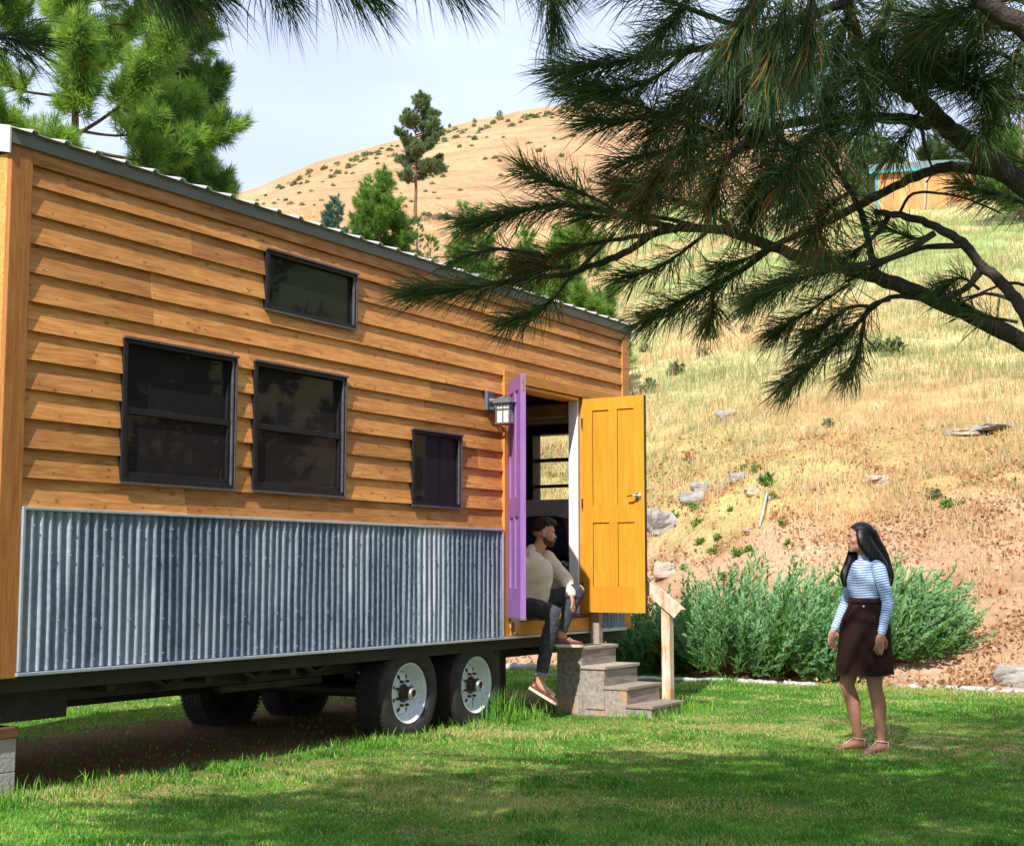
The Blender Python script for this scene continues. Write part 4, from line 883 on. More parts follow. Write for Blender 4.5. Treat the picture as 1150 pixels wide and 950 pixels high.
# ------------------------------------------------------------------ generic pine
def pine(base, height, width, label, mat='nmid', nl=.16, nw=.006, tufts=500, per=26, clear=.1, seed=1, shape=1.0, barkmat='barkred', cat='pine tree', name='pine_tree', group=None, tr=.02, upturn=.35, trunkr=None, tone=.45, lean=(0, 0), irregular=.25, top_round=.0, segs=1, twigr=.006, solo_clumps=False):
    rg = np.random.default_rng(seed); root = empty(name, tuple(base), 0, label, cat, group)
    tr_ = trunkr or height*tr; nt_ = Needles(seed+1); tp = [np.array([lean[0]*k**1.5+rg.normal(0, .012)*height*.3, lean[1]*k**1.5+rg.normal(0, .012)*height*.3, height*k]) for k in np.linspace(0, 1, 9)]; tp[0][:2] = 0
    mb = MB(); P = bez(tp, 4); mb.tube([tuple(p) for p in P], [max(.006, tr_*(1-i/(len(P)-1))**.9) for i in range(len(P))], 9); mb.build('trunk', M[barkmat], root, smooth=True)
    tpz = np.array([p for p in P])
    def tpos(k): i = min(int(k*(len(P)-1)), len(P)-2); f = k*(len(P)-1)-i; return tpz[i]*(1-f)+tpz[i+1]*f
    lm = MB(); done = 0; k = clear; wh = 0
    nwh = max(7, int(14*(1-clear))); limbs = []
    for wi in range(nwh):
        k0 = clear+(1-clear)*((wi+.3)/nwh)
        nb = rg.integers(4, 7)
        for b in range(nb):
            kk = k0+rg.uniform(-.5, .5)*(1-clear)/nwh; rel = (kk-clear)/(1-clear)
            if kk > .985: continue
            prof = (1-rel)**shape*(1-top_round)+top_round*math.sqrt(max(0, 1-(2*rel-1)**2)) ; prof *= (.55+.45*min(1, rel*5+.3))
            Lb = width/2*max(.06, prof)*rg.uniform(1-irregular, 1+irregular*.6); az = rg.uniform(0, 2*np.pi); o = tpos(kk)
            el = rg.uniform(-.1, .35)+.35*rel; dv = np.array([math.cos(az)*math.cos(el), math.sin(az)*math.cos(el), math.sin(el)])
            p1 = o+dv*Lb*.5+np.array([0, 0, -.04*Lb]); p2 = o+dv*Lb+np.array([0, 0, upturn*Lb*.35]); limbs.append((o, p1, p2, Lb, rel))
    tot = sum(l[3]**1.3 for l in limbs)
    for (o, p1, p2, Lb, rel) in limbs:
        path = bez([o, p1, p2], 4); r = max(twigr, Lb*.014); lm.tube([tuple(p) for p in path], lerpr(r, twigr*.5, len(path)), 5)
        nt = max(2, int(tufts*Lb**1.3/tot)); pa = np.array(path)
        for q in range(nt):
            f = 1 if q == 0 else rg.uniform(.25, 1)**.7; i = min(int(f*(len(pa)-1)), len(pa)-2); s0 = pa[i]+(pa[i+1]-pa[i])*(f*(len(pa)-1)-i); tdir = nrm(pa[i+1]-pa[i])
            rad = rg.normal(0, 1, 3); rad[2] = rad[2]*.6+.25; dd = nrm(tdir*.7+nrm(rad)*.9) if q else tdir; sl = nl*rg.uniform(.7, 1.7)
            e = s0+dd*sl*.6; e2 = s0+dd*sl+np.array([0, 0, .25*sl]); lm.tube([tuple(s0), tuple(e), tuple(e2)], [twigr*.6, twigr*.5, twigr*.35], 4)
            tt = np.clip(tone+rg.normal(0, .2), .02, .95); nt_.spray([s0, e, e2], per, nl, nw, tone=tt, tvar=.10, back=.6, spread=1.45, sag=.1)
    nt_.T = [np.clip(t+rg.normal(0, .0), 0, 1) for t in nt_.T]
    nt_.spray([tpos(.93), tpos(.97), tpos(.999)], per*2, nl, nw, tone=tone+.15, back=.9, spread=.9)
    lm.build('branches', M['twig' if mat in ('nbright', 'ngreenyl') else barkmat], root, smooth=True); nt_.build('needles', mat, root, segs=segs); return root
def ground_at(px, d):
    x = (px-575)/FPX*d; y = d; return np.array([x, y, hzp(x, y)])
def tree_at(px, d, ytop, wpx, label, **k):
    b = ground_at(px, d); top = at(px, ytop, d)[2]; return pine(b-np.array([0, 0, .1]), top-b[2]+.1, wpx*d/FPX, label, **k)

# pines right behind the house (left)
tree_at(66, 14.6, -190, 560, 'tall pine with long bright green needles and bare orange twigs directly behind the house corner', mat='nbright', nl=.155, nw=.0058, tufts=8500, per=70, clear=.22, seed=11, shape=.6, tr=.011, upturn=.5, tone=.55, segs=2, twigr=.007)
tree_at(196, 16.4, 5, 262, 'shorter shaded pine with a pointed top right of the tall pine behind the roof', mat='nbright', nl=.155, nw=.0062, tufts=6000, per=70, clear=.3, seed=12, shape=.8, tr=.012, upturn=.5, tone=.42, segs=2, twigr=.007)
# young trees above the roofline
tree_at(422, 44, 198, 112, 'broad bright green young pine above the middle of the roof', mat='ngreenyl', nl=.2, nw=.02, tufts=3000, per=60, clear=.02, seed=14, shape=.7, tone=.5, cat='pine tree', irregular=.15)
tree_at(371, 52, 226, 54, 'small blue-green conifer left of the bright young pine', mat='nblue', nl=.16, nw=.022, tufts=1000, per=60, clear=.02, seed=15, shape=.8)
tree_at(467, 50, 246, 26, 'narrow dark little pine at the foot of the bright young pine', mat='nmid', nl=.12, nw=.013, tufts=260, per=60, clear=.02, seed=16, tone=.3)
tree_at(482, 42, 268, 40, 'low yellow-green sapling above the roof, below the lone pine', mat='ngreenyl', nl=.12, nw=.012, tufts=350, per=60, clear=.02, seed=17, tone=.4)
tree_at(528, 36, 238, 95, 'bright green young pine seen behind the tip of the pine bough', mat='ngreenyl', nl=.2, nw=.016, tufts=1500, per=60, clear=.02, seed=18, shape=.7, tone=.6)
tree_at(650, 33, 222, 110, 'sunlit yellow-green pine half hidden behind the pine boughs at the roof end', mat='ngreenyl', nl=.2, nw=.014, tufts=1600, per=60, clear=.05, seed=19, shape=.7, tone=.7)
tree_at(590, 39, 262, 70, 'smaller green pine between the two bright young pines by the roof end', mat='ngreenyl', nl=.2, nw=.017, tufts=1000, per=60, clear=.02, seed=20, tone=.5)
# lone tall pine on the far hill
p = hit(467, 251, 60); 
if p is not None:
    top = at(467, 112, p[1])[2]; hh = top-p[2]
    pine(p, hh, 66*p[1]/FPX, 'tall lone pine with a bare reddish trunk standing on the golden hill', mat='nfar', nl=hh*.028, nw=hh*.006, tufts=2000, per=60, clear=.34, seed=21, shape=.55, tr=.015, top_round=.35, tone=.55, irregular=.3, twigr=.05)
p = hit(560, 132, 60)
def farpine(px, py, hpx, wpx, label, mat, seed, grp=None, tone=.5, **k):
    p = hit(px, py, 50)
    if p is None: return
    s = p[1]/FPX; hh = hpx*s; return pine(p, hh, wpx*s, label, mat=mat, nl=hh*.07, nw=hh*.009, tufts=300, per=40, clear=.05, seed=seed, tone=tone, twigr=.02, shape=.7, group=grp, **k)
farpine(561, 136, 11, 11, 'small round pine on the skyline of the golden hill, right of the lone pine', 'nfar', 31)
farpine(533, 139, 6, 7, 'tiny pine on the skyline just right of the lone pine', 'nfar', 32)
farpine(505, 144, 5, 5, 'tiniest pine dot on the skyline beside the lone pine', 'nfar', 33)
tree_at(990, 92, 163, 66, 'olive green pine left of the orange shed', mat='nmid', nl=.35, nw=.035, tufts=800, per=60, clear=.05, seed=34, shape=.6, tone=.45, top_round=.3)
tree_at(1073, 96, 148, 66, 'dark pine behind the green roof of the orange shed', mat='nmid', nl=.35, nw=.035, tufts=700, per=60, clear=.1, seed=35, shape=.6, tone=.3, top_round=.3)
tree_at(1160, 60, 70, 110, 'bright yellow-green pine at the right edge beyond the shed', mat='ngreenyl', nl=.3, nw=.018, tufts=1200, per=60, clear=.1, seed=36, shape=.7, tone=.55)
# shrubs dotted over the far hill
def shrub_mesh(seed, n=170):
    rg = np.random.default_rng(seed); d = rg.normal(0, 1, (n, 3)); d[:, 2] = np.abs(d[:, 2]); d /= np.linalg.norm(d, axis=1)[:, None]; c = d*rg.uniform(.3, 1, n)[:, None]*[.6, .6, .55]; ls = rg.uniform(.06, .15, n)
    d1 = rg.normal(0, 1, (n, 3)); d1 /= np.linalg.norm(d1, axis=1)[:, None]; d2 = np.cross(d1, rg.normal(0, 1, (n, 3))); d2 /= np.linalg.norm(d2, axis=1)[:, None]
    V = np.stack([c-d1*ls[:, None], c+d2*ls[:, None]*.7, c+d1*ls[:, None], c-d2*ls[:, None]*.7], 1).reshape(-1, 3)
    return V, rg.uniform(0, .6, n)
HS = []
rs2 = random.Random(8)
for px, py, s in [(308, 228, 5), (313, 224, 4), (326, 227, 9), (336, 216, 6), (350, 214, 5), (353, 230, 4), (361, 224, 6), (300, 236, 6), (345, 204, 6), (372, 198, 8), (380, 193, 9), (392, 187, 8), (398, 185, 6), (410, 178, 7), (396, 194, 6), (430, 198, 9), (438, 203, 7), (425, 197, 7), (445, 212, 5), (425, 172, 8), (440, 168, 6), (500, 158, 7), (512, 153, 8), (520, 148, 7), (527, 153, 5), (533, 155, 8), (540, 145, 7), (548, 143, 6), (575, 140, 8), (585, 136, 8), (592, 133, 7), (600, 131, 6), (615, 127, 7), (633, 121, 6), (530, 163, 5), (532, 155, 6), (545, 178, 5), (556, 176, 8), (547, 154, 4), (486, 205, 7), (478, 214, 6), (492, 222, 6), (478, 240, 12), (500, 243, 14), (515, 247, 10), (462, 226, 5), (455, 232, 6), (1020, 190, 8), (1030, 194, 9), (1012, 184, 7), (1000, 178, 6), (965, 172, 6), (975, 185, 6), (960, 200, 7), (1045, 198, 7), (940, 175, 6), (925, 185, 5), (880, 165, 6), (905, 172, 7), (790, 150, 6), (810, 165, 5)]:
    HS.append((px, py, s))
for k in range(95):
    x_ = rs2.uniform(288, 665); yr = float(np.interp(x_, RGX, RGY)); HS.append((x_, yr+2+rs2.random()**2.2*95, rs2.uniform(3, 7.5)))
for k in range(45):
    x_ = rs2.uniform(285, 650); HS.append((x_, float(np.interp(x_, RGX, RGY))+rs2.uniform(.5, 5), rs2.uniform(4, 8)))
sv = [shrub_mesh(k) for k in (1, 2, 3)]; meshes = []
for k, (V, T) in enumerate(sv):
    o = fastmesh('hill_shrub', V, np.arange(len(V)).reshape(-1, 4), M['sage'], tone=np.repeat(T+(.35 if k == 2 else 0), 4), nv=4); meshes.append(o.data); bpy.data.objects.remove(o)
for i, (px, py, s) in enumerate(HS):
    p = hit(px, py+s*.3, 50)
    if p is None: continue
    o = bpy.data.objects.new('hill_shrub', meshes[rs2.randrange(3)]); COL.objects.link(o); sc = s*p[1]/FPX*.95; kz = rs2.uniform(.9, 1.7); o.scale = (sc*rs2.uniform(.8, 1.4), sc*1.2, sc*kz); o.rotation_euler = (0, 0, rs2.uniform(0, 6)); o.location = p-np.array([0, 0, sc*.1])
    tag(o, 'low grey-green shrub dotting the far golden hill', 'shrub', 'shrubs dotted over the far hill')

# ------------------------------------------------------------------ orange shed on the slope
b = ground_at(1056, 74); shed = empty('shed', (b[0], b[1], b[2]-.25), R(-14), 'orange wooden shed with teal corners and a green shingle roof on the slope', 'shed')
SWD, SD, SH = 5.6, 4.0, 2.35
m = MB()
for k in range(14):
    m.tone = rs.random(); m.box(-SWD/2+k*.4, -SWD/2+(k+1)*.4-.012, 0, .05, 0, SH+.3*0)
m.tone = .4; m.box(-SWD/2, SWD/2, .05, SD, 0, SH); m.build('wall', M['shedwood'], shed)
for xx in (-SWD/2-.02, SWD/2-.12): m = MB(); m.box(xx, xx+.14, -.03, .0, 0, SH-.05); m.build('corner_trim', M['teal'], shed)
m = MB(); m.tone = .5; m.box(-SWD/2-.02-.0, -SWD/2-.001, -.03, .14, 0, SH-.05); m.build('corner_trim', M['teal'], shed)
m = MB(); m.rings([[(-SWD/2-.3, -.3, SH-.08), (-SWD/2-.3, -.3, SH+.04), (-SWD/2-.3, SD/2, SH+1.02), (-SWD/2-.3, SD+.3, SH+.04), (-SWD/2-.3, SD+.3, SH-.08), (-SWD/2-.3, SD/2, SH+.9)], [(SWD/2+.3, -.3, SH-.08), (SWD/2+.3, -.3, SH+.04), (SWD/2+.3, SD/2, SH+1.02), (SWD/2+.3, SD+.3, SH+.04), (SWD/2+.3, SD+.3, SH-.08), (SWD/2+.3, SD/2, SH+.9)]]); m.build('roof', M['shingle'], shed)
m = MB(); m.box(-SWD/2-.3, SWD/2+.3, -.33, -.301, SH-.10, SH+.03); m.build('fascia', M['teal'], shed)
for xx in (-SWD/2, SWD/2-.05): m = MB(); m.rings([[(xx, .0, SH), (xx, SD, SH), (xx, SD/2, SH+.9)], [(xx+.05, .0, SH), (xx+.05, SD, SH), (xx+.05, SD/2, SH+.9)]]); m.build('gable', M['shedwood'], shed)
m = MB(); m.tone = .1; m.box(.9, 1.75, -.04, -.003, .05, 1.95); m.build('door', M['shedwood'], shed)
m = MB(); [m.box(x_, x_+.05, -.055, -.042, 0.05, 2.0) for x_ in (.87, 1.73)]; m.build('door_frame', M['logwhite'], shed)
for i, (xx, zz, hh) in enumerate(((-.4, 0, 2.0), (2.2, 0, 1.9), (2.75, 0, 1.6))):
    m = MB(); m.tube([(0, 0, 0), (.25 if i == 0 else .02, .1, hh)], .035, 6); o = m.build('pole', M['logwhite']); q = Matrix.Rotation(R(-14), 4, 'Z') @ Vector((xx, -.5, 0)); o.location = (b[0]+q.x, b[1]+q.y, b[2]-.1); tag(o, ['tilted pale pole leaning on the middle of the shed front', 'upright pale pole in front of the shed right half', 'shortest pale pole near the right corner of the shed'][i], 'pole')

# ------------------------------------------------------------------ junipers
def juniper(px, py_base, d, wpx, hpx, label, seed, n=330, dark=.0, leandir=.5):
    b = at(px, py_base, d); b[2] = hzp(b[0], b[1])-.05; root = empty('juniper', tuple(b), 0, label, 'shrub'); rg = np.random.default_rng(seed); s = d/FPX; Wd, Hh = wpx*s, hpx*s
    nd = Needles(seed); st_ = MB()
    for k in range(int(n*1.0)):
        a = rg.uniform(0, 2*np.pi); rr = math.sqrt(rg.uniform(0, 1)); ox, oy = rr*math.cos(a)*Wd*.40, rr*math.sin(a)*min(Wd*.3, 1.0)
        env = math.sqrt(max(0.05, 1-rr**2*.85)); ln = Hh*rg.uniform(.38, .66); hz0 = Hh*env*rg.uniform(-.04, .72)
        o = np.array([ox*.85, oy*.85, hz0*.8]); out = np.array([ox/(Wd*.5)*1.15+leandir*rg.uniform(.4, 1), oy/(Wd*.4)*.5-.12, rg.uniform(.42, .85)]); dv = nrm(out+rg.normal(0, .12, 3))
        p1 = o+dv*ln*.5; p2 = o+dv*ln+np.array([0.05*ln, 0, .14*ln]); path = bez([o, p1, p2], 3)
        if k % 3 == 0: st_.tube([tuple(o*[.3, .3, .0]), tuple(o*.8), tuple(p1)], [.012, .008, .004], 4)
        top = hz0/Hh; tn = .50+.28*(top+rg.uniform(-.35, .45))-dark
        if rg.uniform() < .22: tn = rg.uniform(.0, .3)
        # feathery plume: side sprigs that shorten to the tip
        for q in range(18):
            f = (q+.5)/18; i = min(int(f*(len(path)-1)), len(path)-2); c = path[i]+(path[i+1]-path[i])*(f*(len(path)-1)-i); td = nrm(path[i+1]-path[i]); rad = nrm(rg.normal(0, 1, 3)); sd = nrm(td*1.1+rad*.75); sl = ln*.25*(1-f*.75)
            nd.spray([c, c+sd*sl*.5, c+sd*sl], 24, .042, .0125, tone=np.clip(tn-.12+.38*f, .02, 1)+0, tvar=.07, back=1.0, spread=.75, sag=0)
    st_.build('stems', M['twig'], root); nd.T = [np.clip(t*1.0, 0, 1) for t in nd.T]; nd.build('foliage', 'juniper', root, segs=1); return root
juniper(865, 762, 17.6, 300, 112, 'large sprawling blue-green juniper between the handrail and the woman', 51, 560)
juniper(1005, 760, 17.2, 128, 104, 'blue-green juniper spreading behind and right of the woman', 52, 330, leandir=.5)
juniper(735, 762, 18.2, 110, 84, 'juniper coloured darker for shade directly behind the wooden handrail', 53, 210, dark=.2, leandir=-.1)  # dark lowers the foliage tone, so the shade is in the colour
juniper(940, 764, 16.9, 70, 60, 'small low juniper clump at the woman\'s knees by the edging', 54, 110)
p = gp(905, 745, .5); 

# dark trees to the right of the view, mirrored in the house windows
for i, (x, y, h, w_) in enumerate(((9.5, 8.2, 8.5, 4.4), (11.5, 11.5, 9.5, 4.6), (8.8, 5.0, 8, 4.2), (14.5, 14.0, 11, 5), (12.5, 7.5, 9, 4.5))):
    pine((x, y, hzp(x, y)-.1), h, w_, ['pine standing beyond the right of the lawn, nearest the woman', 'tall pine on the right behind the nearest one', 'pine on the right edge of the lawn near the camera', 'tallest pine far to the right by the slope', 'pine in the middle of the right-hand group'][i], mat='nmid', nl=.24, nw=.03, tufts=1300, per=34, clear=.04, seed=60+i, shape=.55, tone=.25, tr=.02)
# ------------------------------------------------------------------ the big pine whose boughs hang across the view
TB = np.array([3.75, 4.3, 0.0]); TL = 'dark long-needled pine whose heavy boughs hang in from the right across the house and hill'
big = empty('pine_tree', tuple(TB), 0, TL, 'pine tree'); big.name = 'pine_tree'
def B_(pts, r0, r1, name='branch', gn=.12, **k): return limb(big, pts, r0, r1, name=name, origin=TB, gnarl=gn, **k)
limb(big, [TB, TB+[.05, .0, 1.5], TB+[-.02, .08, 3.4], TB+[.1, .0, 5.6], TB+[.05, .1, 8.2]], .21, .03, name='trunk', origin=TB, sides=14, gnarl=.03, n=8)
fg = Needles(77)
def pp(lst, d0, d1):
    n = len(lst); return [at(x, y, d0+(d1-d0)*i/(n-1)) for i, (x, y) in enumerate(lst)]
def px_r(px, d): return px*d/FPX/2
def tw(lst, d0, d1, w0, w1=3, n=0, ln=.17, tone=.42, back=.5, spread=.75, sag=.35, dead=.05, nm='branch', nw=.0023):
    P = pp(lst, d0, d1); B_(P, px_r(w0, d0), px_r(w1, d1), name=nm, gn=.15)
    if n: fg.spray(bez(P, 4), int(n*1.0), ln*.92, nw*1.2, tone, .16, back, min(1.45, spread*1.65), sag*.55, dead)
    return P
tr_in = lambda z: [TB+[-.02, .0, z]]
# main limbs
L1 = [(1190, 402), (1150, 385), (1090, 355), (1040, 333), (985, 312), (940, 299), (900, 290), (868, 277), (830, 263), (790, 256), (760, 257)]
P = tr_in(1.30)+pp([(1700, 585), (1450, 505), (1310, 452)], 4.4, 4.42)+pp(L1, 4.45, 4.5); B_(P, .036, .012)
tw([(760, 257), (735, 262), (700, 285), (660, 300), (632, 309), (590, 312), (560, 318), (520, 324), (470, 327)], 4.5, 4.75, 10, 3, 620, .19, .40, .48, .62, .3, .06)
L2 = [(1200, 240), (1150, 208), (1110, 178), (1075, 152), (1040, 120), (1010, 96), (985, 74), (962, 40), (950, -10), (930, -60)]
P = tr_in(1.75)+pp([(1700, 425), (1450, 352), (1310, 300)], 4.3, 4.22)+pp(L2, 4.2, 4.0); B_(P, .044, .014)
tw([(1125, 195), (1095, 190), (1060, 188), (1020, 202), (980, 222), (935, 247), (900, 262), (868, 277)], 4.2, 4.45, 14, 7)
tw([(1045, 140), (1000, 133), (930, 133), (880, 140), (820, 152), (760, 166), (700, 182)], 4.1, 4.3, 15, 5, 420, .18, .4, .4, .8)
L3 = [(1230, 520), (1180, 420), (1160, 372), (1143, 340), (1125, 318), (1103, 299), (1085, 276), (1057, 258), (1030, 246), (1000, 240), (982, 238)]
P = pp([(1500, 700), (1330, 640)], 4.4, 4.1)+pp(L3, 4.0, 4.2); B_(P, .024, .009)
tw([(1240, 90), (1200, 65), (1150, 32), (1110, 5), (1075, -25)], 3.7, 3.6, 30, 20)
# lower side twigs with their tufts
T_ = tw
T_([(1103, 299), (1088, 322), (1070, 331), (1050, 338)], 4.1, 4.2, 9, 5)
T_([(1050, 262), (1000, 290), (935, 303), (885, 318), (850, 333)], 4.1, 4.2, 8, 3, 330, .15, .45)
T_([(1085, 276), (1040, 278), (1000, 292), (950, 316)], 4.1, 4.3, 8, 3, 60)
T_([(985, 312), (978, 285), (970, 248), (955, 215), (940, 190), (925, 170)], 4.45, 4.3, 9, 5, 160, .16)
T_([(1040, 337), (1005, 333), (980, 346), (955, 370), (920, 400), (885, 430)], 4.45, 4.5, 6, 3, 560, .145, .42, .72, .75)
T_([(1000, 336), (975, 346), (968, 380), (960, 405), (952, 420)], 4.45, 4.5, 5, 2, 260, .125, .42, .6, .95)
T_([(980, 345), (955, 345), (930, 362), (905, 385)], 4.45, 4.5, 4, 2, 360, .14, .38, .85, .8)
T_([(955, 318), (925, 338), (895, 358), (872, 372)], 4.45, 4.55, 4, 2, 300, .14, .38, .75, .8)
T_([(868, 277), (830, 305), (790, 326), (755, 345), (728, 357)], 4.5, 4.6, 8, 3, 560, .16, .38, .75, .85, .4, .10)
T_([(800, 320), (800, 345), (795, 360)], 4.5, 4.6, 4, 2, 240, .15, .38, .9, .85, .5, .2)
T_([(930, 300), (895, 308), (862, 325), (845, 338)], 4.5, 4.6, 5, 2, 320, .14, .42, .75, .85)
T_([(868, 277), (840, 290), (812, 300)], 4.5, 4.5, 5, 2, 180, .15, .4, .9)
T_([(1000, 240), (985, 262), (950, 290), (918, 290)], 4.2, 4.3, 7, 2, 360, .15, .45, .7, .85)
T_([(1143, 340), (1105, 330), (1060, 352)], 4.2, 4.25, 5, 2, 0)
T_([(1103, 299), (1090, 318), (1078, 330)], 4.1, 4.2, 4, 2, 0)
T_([(1143, 362), (1098, 352), (1072, 335), (1057, 330)], 4.3, 4.35, 4, 2, 300, .125, .42, .8, 1.0)
T_([(1100, 325), (1080, 312), (1060, 322)], 4.3, 4.3, 4, 2, 160, .12, .4, .9, 1.0)
# left-hand tips hanging over the roof
T_([(760, 257), (730, 250), (690, 240), (650, 232), (620, 231), (575, 240), (530, 250)], 4.5, 4.75, 9, 3, 620, .18, .42, .62, .7, .3, .04)
T_([(790, 256), (745, 245), (705, 243), (660, 243)], 4.5, 4.6, 6, 3, 300, .17, .4, .7, .9, .4, .25)
T_([(735, 262), (700, 268), (655, 276), (618, 288), (590, 300)], 4.5, 4.7, 6, 3, 420, .16, .38, .7, .9, .45, .3)
T_([(690, 262), (668, 285), (640, 312), (622, 335), (596, 352), (570, 362)], 4.5, 4.7, 5, 2, 380, .14, .4, .45, .8, .4, .03)
T_([(640, 300), (615, 300), (585, 297)], 4.6, 4.7, 5, 3, 380, .16, .36, 1, 1.0, .5, .5)
T_([(610, 288), (560, 280), (515, 290)], 4.6, 4.75, 5, 3, 160, .16, .4, .7, .7, .3, .03)
T_([(700, 243), (665, 222), (620, 205), (590, 190)], 4.5, 4.65, 5, 2, 420, .165, .42, .7, .75, .2)
T_([(800, 256), (770, 280), (740, 300), (700, 312)], 4.5, 4.5, 5, 2, 300, .15, .38, .8, .85, .4, .1)
T_([(830, 262), (790, 235), (745, 222), (700, 215)], 4.5, 4.45, 7, 3, 420, .17, .36, .8, .85, .4, .2)
# middle and upper masses
T_([(965, 60), (900, 80), (840, 100), (780, 122), (720, 133), (665, 137)], 4.0, 4.3, 10, 3, 520, .18, .4, .55, .7, .25, .03)
T_([(880, 140), (830, 170), (780, 190), (735, 205), (700, 212)], 4.2, 4.4, 8, 3, 520, .17, .36, .7, .85, .4, .28)
T_([(820, 152), (770, 140), (715, 118), (670, 108), (640, 100)], 4.2, 4.3, 6, 3, 480, .17, .42, .6, .8, .25)
T_([(955, 0), (880, 30), (810, 50), (740, 62), (680, 72), (635, 78)], 3.9, 4.1, 12, 3, 640, .18, .42, .6, .75, .3, .02)
T_([(860, 40), (800, 20), (730, -5), (670, -20), (630, -22)], 3.9, 4.0, 8, 3, 420, .17, .42, .6, .8, .3)
T_([(780, 50), (740, 85), (700, 100), (665, 100)], 4.0, 4.1, 6, 3, 420, .17, .4, .7, .8, .3)
T_([(830, 50), (790, 90), (760, 120), (735, 150)], 4.0, 4.2, 6, 3, 420, .17, .34, .8, .9, .4, .05)
for (x0, y0, x1, y1, n, dd) in ((900, 80, 850, 150, 500, .08), (930, 133, 880, 200, 420, .1), (850, 60, 820, 130, 500, .05), (960, 50, 930, 110, 420, .04), (880, 140, 850, 215, 420, .15), (985, 75, 975, 120, 260, .05), (940, 20, 890, 90, 460, .05), (800, 90, 770, 170, 460, .18), (760, 166, 720, 235, 340, .3), (840, 155, 800, 225, 400, .25), (935, 170, 890, 235, 420, .12), (955, 215, 915, 262, 360, .3), (870, 200, 840, 250, 340, .1), (1010, 96, 960, 85, 300, .0), (1000, 133, 960, 150, 200, .0), (910, 10, 860, 60, 460, .04), (870, -10, 830, 60, 420, .04), (780, -10, 740, 40, 380, .02), (990, 40, 1030, 60, 300, .0), (1010, 30, 1060, 80, 300, .0), (1060, 100, 1105, 92, 260, .0)):
    dz_ = random.uniform(3.5, 4.1); T_([(x0, y0), ((x0+x1)/2+random.uniform(-8, 8), (y0+y1)/2-6), (x1, y1)], dz_+.2, dz_, 5, 2, n, .19, random.uniform(.3, .44), .95, .8, .5, dd)
# near bunch hanging straight down in front (closest to the lens)
for (x0, y0, x1, y1) in ((885, -60, 862, 80), (915, -50, 905, 60), (850, -50, 815, 60)):
    T_([(x0, y0), (x0-2, (y0+y1)/2-10), (x1, y1)], 3.1, 2.95, 6, 3, 380, .19, .34, .8, .4, .5, .08, nw=.0017)
# right side
for (x0, y0, x1, y1, n) in ((1000, -30, 985, 50, 420), (1060, -20, 1040, 60, 420), (1110, -20, 1085, 55, 420), (1150, 40, 1115, 110, 380), (960, -20, 940, 50, 420), (1020, 40, 985, 95, 380), (1130, 100, 1100, 150, 300), (1040, 110, 1000, 175, 220), (900, 90, 935, 150, 360), (870, 150, 905, 205, 320)):
    T_([(x0, y0), ((x0+x1)/2+6, (y0+y1)/2-5), (x1, y1)], 4.1, 3.9, 5, 2, n, .18, random.uniform(.35, .5), .95, .8, .5, .05)
T_([(1250, 120), (1190, 108), (1150, 111), (1105, 106), (1065, 94), (1040, 88)], 3.9, 3.9, 7, 3, 300, .17, .4, .6, .9)
T_([(1240, 60), (1180, 40), (1120, 30), (1060, 22), (1030, 20)], 3.8, 3.8, 7, 3, 420, .18, .38, .7, .9)
T_([(1150, 75), (1120, 60), (1090, 64), (1060, 75)], 3.9, 3.9, 5, 3, 360, .17, .38, .8, .9)
T_([(1180, 20), (1140, 0), (1090, 10), (1050, 30)], 3.7, 3.7, 5, 3, 360, .17, .36, .8, .9)
T_([(1200, 225), (1170, 235), (1135, 222), (1105, 215), (1085, 208)], 4.3, 4.4, 6, 3, 420, .15, .5, .75, .9)
T_([(1210, 215), (1180, 190), (1160, 185), (1135, 178)], 4.3, 4.4, 5, 3, 300, .15, .55, .8, .9)
T_([(1095, 190), (1090, 175), (1080, 165)], 4.2, 4.25, 4, 3, 160, .11, .6, .9, .9, .0)
T_([(1035, 145), (1040, 170), (1047, 192), (1040, 205)], 4.1, 4.1, 4, 1.5)
T_([(1150, 320), (1130, 318), (1100, 330), (1080, 335)], 4.4, 4.4, 4, 2, 0)
T_([(1010, 240), (1025, 218), (1060, 218), (1090, 225), (1125, 240)], 4.2, 4.3, 4, 2, 0)
T_([(1050, 262), (1030, 268), (1010, 262), (985, 250)], 4.3, 4.35, 4, 2, 200, .13, .45, .9, .9)
# upper crown of the same tree, above and right of the view: throws the shade on the lawn
crown = Needles(88); cb = MB(); rg = np.random.default_rng(5)
def bough(o, tip, r, ntw, nper, acc, mb, ln=.2, nw=.006, org=(0, 0, 0), tone=.4, wob=.35, drop=.1, side=.9):
    o = np.array(o, float); tip = np.array(tip, float); mid = (o+tip)/2+rg.normal(0, wob, 3)*.5+[0, 0, .25]; path = bez([o, mid, tip], 6); q = [tuple(p-np.array(org)) for p in path]
    mb.tube(q, lerpr(r, .012, len(q)), 7); pa = np.array(path)
    for k in range(ntw):
        f = 1-rg.uniform(0, .78)**1.1; i = min(int(f*(len(pa)-1)), len(pa)-2); s0 = pa[i]; td = nrm(pa[i+1]-pa[i]); sd = nrm(np.cross(td, [0, 0, 1])*rg.choice([-1, 1])*side+td*.6+rg.normal(0, .3, 3)+[0, 0, -drop]); L_ = rg.uniform(.3, 1.15)
        e1 = s0+sd*L_*.5+[0, 0, .03]; e2 = s0+sd*L_+[0, 0, -.03]; mb.tube([tuple(np.array(v)-np.array(org)) for v in (s0, e1, e2)], [.01, .007, .004], 4); acc.spray([s0, e1, e2], nper, ln, nw, tone, .12, .75, 1.0, .3, .04)
